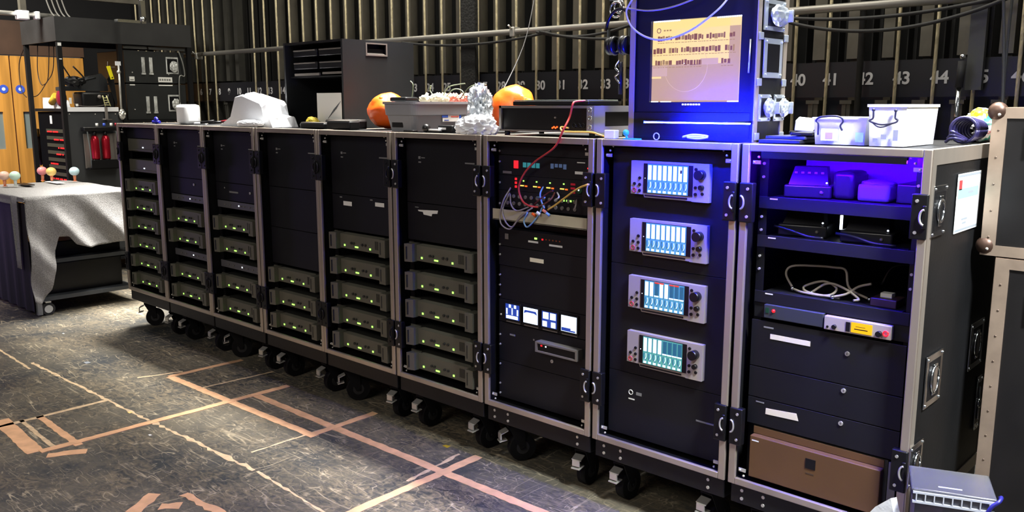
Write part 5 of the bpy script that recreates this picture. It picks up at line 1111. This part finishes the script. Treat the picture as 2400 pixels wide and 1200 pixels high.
    for s_ in (0, 0.03): lad.tube([(X+0.014, 0.535+s_, 1.66), (X+0.014, 0.55+s_*1.5, 1.57)], 0.004)
    for q in range(4): lad.tube([(X+0.014, 0.540+0.004*q, 1.64-0.02*q), (X+0.014, 0.575+0.006*q, 1.64-0.02*q)], 0.003)
    lad.box(X+0.006, X+0.020, 0.545, 0.565, 1.46, 1.565, 1); lad.tube([(X+0.014, 0.52, 1.46), (X+0.014, 0.60, 1.455)], 0.005, 1); lad.sph((X+0.01, 0.51, 1.65), 0.016, 1)
    ksolo(lad, 'ladder_clip', 'pale yellow ladder-shaped clip hooked over the white shelf edge', 'clip')
    for k, (y, z) in enumerate(((0.275, 1.62), (0.325, 1.58))): ksolo(MB(LBL).box(X-0.006, X-0.002, y-0.010, y+0.010, z-(0.03 if k == 0 else 0.01), z+(0.02 if k == 0 else 0.01), bev=0.001), 'white_tag', ['upright white tag left of the squarish black bag', 'small round-edged white tag above the white shelf edge'][k], 'tag')
    # bottle caddy on the front board
    cx = X+0.012
    cd_ = kthing('bottle_caddy', 'black hanging mesh caddy with two red bottles, below the white shelf edge', 'caddy', (cx, 0.47, 1.05))
    cm = MB(PLAS, GREYP); cm.box(cx-0.006, cx+0.07, 0.33, 0.62, 1.365, 1.40, 0, bev=0.010); cm.box(cx-0.006, cx+0.004, 0.35, 0.62, 1.05, 1.34, 1); cm.box(cx+0.074, cx+0.080, 0.37, 0.60, 1.05, 1.12, 0); cm.box(cx-0.006, cx+0.07, 0.36, 0.61, 1.04, 1.055, 0)
    kb(cm, 'holder', cd_)
    for y in (0.36, 0.60): kb(MB(mat('grey_strap', (90, 96, 94), 0.6)).tube([(cx+0.06, y, 1.36), (cx+0.066, y+0.01, 1.22), (cx+0.066, y+0.015, 1.05)], 0.006), 'strap', cd_)
    RB = mat('red_metal_bottle', (176, 28, 46), 0.22, 0.6)
    for k, y in enumerate((0.425, 0.515)):
        bt = kthing('drinks_bottle', ['red metal bottle, left of the two in the hanging caddy', 'red metal bottle, right of the two in the hanging caddy'][k], 'bottle', (cx+0.038, y, 1.056))
        kb(MB(RB).lathe([(0.001, 1.125), (0.030, 1.125), (0.033, 1.135), (0.033, 1.29), (0.026, 1.315), (0.014, 1.325), (0.001, 1.326)], (cx+0.038, y, 0), 0, 24), 'body', bt)
        kb(MB(PLAS).cyl((cx+0.038, y, 1.326), (cx+0.038, y, 1.36), 0.016, 0, 16), 'cap', bt); kb(MB(PLAS).cyl((cx+0.038, y, 1.0565), (cx+0.038, y, 1.125), 0.028, 0, 16), 'base', bt)
    for k, (y, c, n) in enumerate(((0.45, LBL, 'white'), (0.51, MATS['blue_sign'], 'blue'), (0.57, LBL, 'silver'), (0.61, RB, 'red'))):
        ksolo(MB(c).cyl((cx+0.045, y, 1.402), (cx+0.045, y, 1.428), 0.011, 0, 12), 'bottle_top', n+' bottle top above the two red bottles', 'cap')  # these short cylinders are bottle tops
    # black equipment cabinet with red lights, left bay
    Y = 0.26
    CBM = mat('cabinet_black', (12, 12, 14), 1.0, spec=0.05)
    cb = kthing('equipment_cabinet', 'black cabinet with rows of red lights in the left bay of the cart', 'cabinet', (-1.9, Y+0.2, ZF+0.121))
    q = MB(CBM, LBL); q.box(-2.225, -1.56, Y, Y+0.4, ZF+0.121, 1.522, bev=0.004); kb(q, 'body', cb)
    kb(MB(LBL).box(-1.945, -1.90, Y-0.003, Y, 1.42, 1.49), 'label', cb)
    u = MB(mat('green_grey_face', (46, 58, 52), 0.5))
    for k in range(8): u.box(-2.05, -1.60, Y-0.004, Y, 1.345-0.062*k, 1.375-0.062*k, 0)
    kb(u, 'device_row', cb)
    rr = random.Random(4)
    for k, (z, a, c) in enumerate(((1.352, -2.02, -1.80), (1.285, -1.88, -1.66), (1.215, -1.80, -1.66), (1.16, -1.85, -1.7), (1.075, -2.0, -1.84), (0.945, -1.97, -1.66))):
        m = MB(RED); x = a
        while x < c: m.box(x, x+0.02, Y-0.007, Y-0.004, z-0.006, z+0.006); x += 0.02+rr.choice((0.004, 0.012, 0.03))
        kb(m, 'red_lights', cb)
    cm = MB(CARDW); cm.prism([(-2.20, Y+0.04, 1.5508), (-1.84, Y+0.04, 1.5508), (-1.88, Y+0.04, 1.62), (-2.19, Y+0.04, 1.645)], (0, 0.1, 0))
    ksolo(cm, 'white_towel', 'white folded towel on top of the black cabinet', 'towel')
    ksolo(MB(mat('yellow_plastic', (230, 190, 60), 0.5)).cyl((-1.93, Y+0.02, 1.60), (-1.83, Y+0.02, 1.66), 0.028, 0, 14), 'yellow_tool', 'yellow rounded tool beside the dark red ball', 'tool')
    ksolo(MB(mat('dark_red_ball', (130, 20, 50), 0.35)).sph((-1.735, Y+0.03, 1.637), 0.074, 0, (0.9, 0.5, 1), 22), 'dark_red_ball', 'dark red ball resting on the black cabinet', 'ball')
    # cables in the left bay
    f = lambda x, y: onY(x, y, 0.23+0.0004*x)
    DC = mat('dark_brown_cable', (40, 28, 22), 0.6)
    for k, p in enumerate(([(60, 101), (45, 150), (50, 210), (62, 228)], [(88, 102), (88, 165), (95, 195), (104, 198), (113, 180), (115, 99)], [(126, 98), (124, 165), (108, 195), (90, 222), (72, 228)])):
        ksolo(MB(DC).tube([f(*a) for a in p], 0.004), 'hanging_lead', ['dark cable looping down left of the canopy cart posts', 'dark cable hanging in a narrow loop under the canopy', 'dark cable swinging low in front of the oak doors'][k], 'cable')
    br = MB(mat('dark_brown_bag', (52, 30, 24), 0.6), mat('amber_bottle', (190, 140, 60), 0.4)); br.blob((-2.32, Y+0.02, 1.18), (0.05, 0.05, 0.13), 3, 0.3, 2, 0, 3); br.cyl((-2.30, Y+0.0, 1.30), (-2.30, Y+0.0, 1.37), 0.025, 1, 12)
    ksolo(br, 'hanging_pouch', 'dark brown pouch hanging at the left of the black cabinet', 'pouch')
canopy()

# ------------------------------------------------------------------ table with grey cloth
def cloth_table():
    t = thing('equipment_table', 'black wheeled table with shelves under a grey cloth', 'table', (-1.42, 0.05, 0))
    TX0, TX1, TY0, TY1 = -2.10, -0.775, -0.365, 0.42
    MB(BLKM).box(TX0, TX1, TY0, TY1, 0.86, 0.895).build('tabletop', t, world=True)
    SH = mat('dark_grey_shelf', (62, 66, 70), 0.6)
    for z in (0.42, 0.135): MB(SH).box(TX0+0.04, TX1-0.03, TY0+0.04, TY1-0.03, z-0.03, z).build('shelf', t, world=True)
    for x in (TX0+0.02, TX1-0.02):
        for y in (TY0+0.02, TY1-0.02):
            MB(mat('leg_grey', (150, 152, 152), 0.45, 0.4)).box(x-0.017, x+0.017, y-0.017, y+0.017, 0.01 if x > -1 and y < 0 else 0.10, 0.86).build('leg', t, world=True)
            c = MB(RUB, mat('pale_hub', (190, 190, 186), 0.4), STEEL); cx = x+(0.0); cy = y+0.06
            c.cyl((cx-0.016, cy, 0.048), (cx+0.016, cy, 0.048), 0.048, 0, 20); c.cyl((cx-0.018, cy, 0.048), (cx+0.018, cy, 0.048), 0.030, 1, 16); c.box(cx-0.022, cx+0.022, cy-0.02, cy+0.02, 0.098, 0.105, 2); c.build('castor', t, world=True)
    DKC = mat('dark_skirt', (40, 36, 52), 0.85, bump=0.2, bscale=30)
    sk = MB(DKC); n = 40; rows = []
    for j in range(9):
        z = 0.86-0.83*j/8
        rows.append([sk.bm.verts.new((TX0+(TX1-0.035-TX0)*k/n, TY0-0.012-0.010*math.sin(k*1.1)*(j/8), z)) for k in range(n+1)])
    for j in range(8):
        for k in range(n): sk.bm.faces.new((rows[j][k], rows[j][k+1], rows[j+1][k+1], rows[j+1][k]))
    o = sk.build('skirt', t, world=True); m = o.modifiers.new('s', 'SOLIDIFY'); m.thickness = 0.003
    # cloth
    GC = mat('grey_felt', (150, 148, 146), 0.95, noise_amt=0.3, nscale=160, bump=0.5, bscale=200)
    c = MB(GC); prof = [(-0.395, 0.13), (-0.36, 0.105), (-0.30, 0.16), (-0.275, 0.20), (-0.215, 0.50), (-0.19, 0.60), (-0.126, 0.60), (-0.08, 0.535), (0.023, 0.50), (0.218, 0.51), (0.30, 0.52), (0.45, 0.50)]
    def hem(y):
        for (a, za), (b, zb) in zip(prof, prof[1:]):
            if a <= y <= b: return za+(zb-za)*(y-a)/(b-a)
        return prof[0][1] if y < prof[0][0] else prof[-1][1]
    NY, NZ = 90, 26; grid = []
    for i in range(NY+1):
        y = -0.395+0.845*i/NY; h = hem(y); row = []
        for j in range(NZ+1):
            tt = j/NZ; z = 0.915+(h-0.915)*tt
            fold = 0.040*math.sin((y*1.0-0.75*(0.9-z))*17+0.5)*min(1, tt*1.6)+0.012*math.sin((y-0.8*(0.9-z))*38+1)*tt+0.008*noise.noise(Vector((y*9, z*9, 1)))*tt
            x = TX1+0.045+fold*0.85+0.028*tt; 
            if y < -0.33: x -= 0.02*(-0.33-y)/0.065
            row.append(c.bm.verts.new((x, y, z)))
        grid.append(row)
    for i in range(NY):
        for j in range(NZ):
            f = c.bm.faces.new((grid[i][j], grid[i+1][j], grid[i+1][j+1], grid[i][j+1])); f.smooth = True
    # top sheet
    NX = 40; top = []
    for k in range(1, NX+1):
        x = TX1+0.045-(TX1+0.045-TX0+0.02)*k/NX
        top.append([c.bm.verts.new((x, -0.395+0.845*i/NY, 0.906+0.009*math.exp(-k/3)+0.006*noise.noise(Vector((x*5, i*0.12, 0))))) for i in range(NY+1)])
    prev = [grid[i][0] for i in range(NY+1)]
    for r_ in top:
        for i in range(NY):
            f = c.bm.faces.new((prev[i], prev[i+1], r_[i+1], r_[i])); f.smooth = True
        prev = r_
    # narrow front overhang with one long strip
    fr = []
    NF = 60
    for k in range(NF+1):
        x = TX1+0.045-(TX1+0.045-TX0+0.02)*k/NF; kk = min(NX, k*NX/NF); xx = x
        long = -1.005 < x < -0.885
        lower = 0.36 if long else (0.845 if x < -0.885 else 0.875)
        fr.append([c.bm.verts.new((x, -0.400-0.004*math.sin(j)-0.006*(j/8), 0.912+(lower-0.912)*j/8)) for j in range(9)])
    for k in range(NF):
        for j in range(8):
            f = c.bm.faces.new((fr[k][j], fr[k+1][j], fr[k+1][j+1], fr[k][j+1])); f.smooth = True
    o = solo(c, 'grey_cloth', 'crumpled grey felt cloth draped over the wheeled table', 'cloth'); m = o.modifiers.new('s', 'SOLIDIFY'); m.thickness = 0.003
    for k, (a, b_, z, h) in enumerate(((-0.30, 0.34, 0.4205, 0.12), (-0.26, 0.34, 0.1355, 0.24))):
        solo(MB(PLAS).box(-1.9, -0.90, a, b_, z, z+h, bev=0.01), 'black_bin', ['shallow black bin on the middle shelf of the wheeled table', 'deep black bin on the bottom shelf of the wheeled table'][k], 'bin')
    for k, (px, py, colr, nm) in enumerate(((12, 437, (236, 196, 176), 'pale peach'), (37, 437, (205, 235, 215), 'mint green'), (101, 424, (238, 150, 150), 'salmon pink'), (122, 426, (240, 205, 120), 'pale yellow'), (176, 425, (196, 226, 232), 'pale blue'))):
        b = onZ(px, py, 0.915); r = 0.040
        if k == 1: b = onZ(px, py, 0.915)
        q = thing('ball_on_stalk', '%s ball on a short stalk, standing on the grey cloth' % nm, 'ball', (b.x, b.y, 0.916), 'coloured balls on the cloth table')
        MB(mat(nm.replace(' ', '_'), colr, 0.35, bump=0.1, bscale=25)).sph((0, 0, 0.088), r, 0, (1.05, 1.05, 0.95), 22).build('ball', q)
        MB(mat('stalk_orange' if k != 1 else 'stalk_white', (236, 150, 110) if k != 1 else (220, 225, 220), 0.5)).cyl((0, 0, 0.0), (0, 0, 0.055), 0.009, 0, 12, r2=0.014).cyl((0, 0, 0), (0, 0, 0.004), 0.018, 0, 14).build('stalk', q)
    p = onZ(60, 434, 0.915); solo(MB(PLAS).box(p.x-0.14, p.x+0.10, p.y-0.03, p.y+0.04, 0.9165, 0.925, bev=0.003), 'black_tablet', 'flat black tablet lying among the coloured balls', 'tablet')
    p = onZ(135, 428, 0.915); solo(MB(WHT).box(p.x-0.16, p.x+0.12, p.y-0.05, p.y+0.02, 0.9165, 0.920), 'white_paper', 'white sheet of paper on the grey cloth', 'paper')
cloth_table()
VB = mat('lavender_glow', (120, 90, 200), 0.4, emit=(128, 92, 235), es=0.55)
solo(MB(VB).sph((-3.02, -0.03, 0.345), 0.345, 0, n=36), 'lavender_ball', 'big glowing lavender ball at the far left edge behind the table', 'ball')
pl_ = bpy.data.lights.new('lavender_glow_light', 'POINT'); pl_.energy = 13; pl_.color = (0.4, 0.25, 1.0); pl_.shadow_soft_size = 0.3
po = bpy.data.objects.new('lavender_glow_light', pl_); COL.objects.link(po); po.location = (-2.6, -1.0, 0.7)

# ------------------------------------------------------------------ tape on the floor
TP = mat('orange_floor_tape', (226, 176, 132), 0.75, noise_amt=0.12, nscale=14)
TW = mat('worn_white_line', (212, 184, 146), 0.85, noise_amt=0.2, nscale=20)
def tape(a, b, wd, mt, label, z=0.0012, jit=0.003):
    a = Vector((a[0], a[1], 0)); b = Vector((b[0], b[1], 0)); d = (b-a); L = d.length; d.normalize(); n = Vector((-d.y, d.x, 0)); N_ = max(3, int(L/0.03)); rr = random.Random(hash(label) & 0 or int(a.x*1000+b.y*777))
    mb = MB(mt); l = []; r = []; l2 = []; r2 = []
    for k in range(N_+1):
        p = a+d*(L*k/N_); e1 = wd/2+rr.uniform(-jit, jit); e2 = wd/2+rr.uniform(-jit, jit)
        l.append(mb.bm.verts.new(p+n*e1+Vector((0, 0, z)))); r.append(mb.bm.verts.new(p-n*e2+Vector((0, 0, z))))
        l2.append(mb.bm.verts.new(p+n*e1)); r2.append(mb.bm.verts.new(p-n*e2))
    for k in range(N_):
        mb.bm.faces.new((r[k], r[k+1], l[k+1], l[k])); mb.bm.faces.new((l[k], l[k+1], l2[k+1], l2[k])); mb.bm.faces.new((r2[k], r2[k+1], r[k+1], r[k]))
    mb.bm.faces.new((l[0], l2[0], r2[0], r[0])); mb.bm.faces.new((r[-1], r2[-1], l2[-1], l[-1]))
    return solo(mb, 'floor_tape', label, 'tape')
T = tape
T((2.02, -0.215), (4.75, -0.20), 0.046, TP, 'longest orange tape strip, running parallel to the rack castors')
T((1.37, -0.380), (2.79, -0.345), 0.046, TP, 'second orange tape strip, just in front of the longest one')
T((1.365, -0.385), (1.372, 0.09), 0.04, TP, 'short orange strip closing the far end of the taped rectangle', 0.002)
T((2.02, -1.32), (2.03, 0.0), 0.044, TP, 'orange tape strip crossing toward the rack from the left foreground', 0.0026)
T((2.765, -0.37), (2.745, 0.06), 0.044, TP, 'short orange cross strip at the middle of the long strips', 0.002)
T((3.575, -0.80), (3.545, 0.02), 0.046, TP, 'orange cross strip nearest the bottom centre of the picture', 0.002)
T((1.53, -1.36), (1.52, -0.80), 0.030, TW, 'thin pale strip at left, parallel to the long crossing strip')
T((1.43, -1.305), (2.01, -1.335), 0.075, TP, 'broad orange patch strip, leftmost of the three short rungs')
T((1.51, -1.235), (2.0, -1.255), 0.022, TW, 'thin pale middle rung of the three short rungs')
T((1.515, -1.15), (2.07, -1.165), 0.036, TP, 'orange right rung of the three short rungs')
T((2.09, -1.315), (2.17, -1.17), 0.055, TP, 'small loose orange scrap below the three short rungs', 0.0012, 0.008)
T((2.935, -1.30), (2.84, -1.16), 0.06, TP, 'short slanting orange piece at the bottom edge, left one', 0.0012, 0.008)
T((2.93, -1.08), (3.22, -1.07), 0.04, TP, 'short torn orange piece at the bottom edge, right one', 0.0012, 0.010)
T((2.965, -1.20), (3.02, -1.14), 0.05, TP, 'little orange flake between the two pieces at the bottom edge', 0.0012, 0.010)
T((-0.3, -0.86), (0.6, -0.885), 0.014, TW, 'faint worn pale line at the far left of the floor', 0.0008, 0.004)
T((0.465, -0.83), (1.99, -0.795), 0.016, TW, 'thin worn pale line running to the crossing of strips', 0.0008, 0.006)
T((2.03, -0.79), (2.93, -0.757), 0.020, TW, 'frayed pale line right of the crossing, in the middle foreground', 0.0008, 0.010)
T((2.95, -0.755), (3.6, -0.79), 0.012, TW, 'thin frayed pale line running off the bottom of the picture', 0.0008, 0.005)
T((1.70, -0.36), (1.73, 0.09), 0.016, TW, 'thin pale line inside the taped rectangle', 0.0008, 0.004)
T((3.51, -0.375), (3.46, -0.02), 0.016, TW, 'thin frayed pale line beside the nearest cross strip', 0.0008, 0.006)
T((2.74, -0.66), (2.74, -0.22), 0.010, TW, 'very thin pale line behind the middle cross strip', 0.0008, 0.004)
T((1.25, -0.52), (1.33, -0.28), 0.02, TW, 'faint pale scuffed strip beyond the taped rectangle', 0.0008, 0.006)
for k, (x, y, w_, c, lb) in enumerate(((149, 782, .02, LBL, 'tiny white paper scrap on the floor near the wheeled table'), (205, 850, .05, mat('grey_scrap', (130, 135, 140), 0.6), 'small greyish scrap on the floor at left'), (352, 1020, .02, LBL, 'tiny white scrap below the crossing strips'), (1047, 1046, .035, mat('yellow_scrap', (190, 160, 30), 0.6), 'small yellow scrap at the shadow edge near the racks'), (305, 967, .03, mat('cream_scrap', (230, 200, 130), 0.7), 'small cream flake beside the worn pale line'))):
    p = onZ(x, y, 0); solo(MB(c).prism([(p.x-w_/2, p.y-w_*0.3, 0.0005), (p.x+w_/2, p.y-w_*0.35, 0.0005), (p.x+w_*0.4, p.y+w_*0.3, 0.0005), (p.x-w_*0.4, p.y+w_*0.2, 0.0005)], (0, 0, 0.0015)), 'paper_scrap', lb, 'scrap')
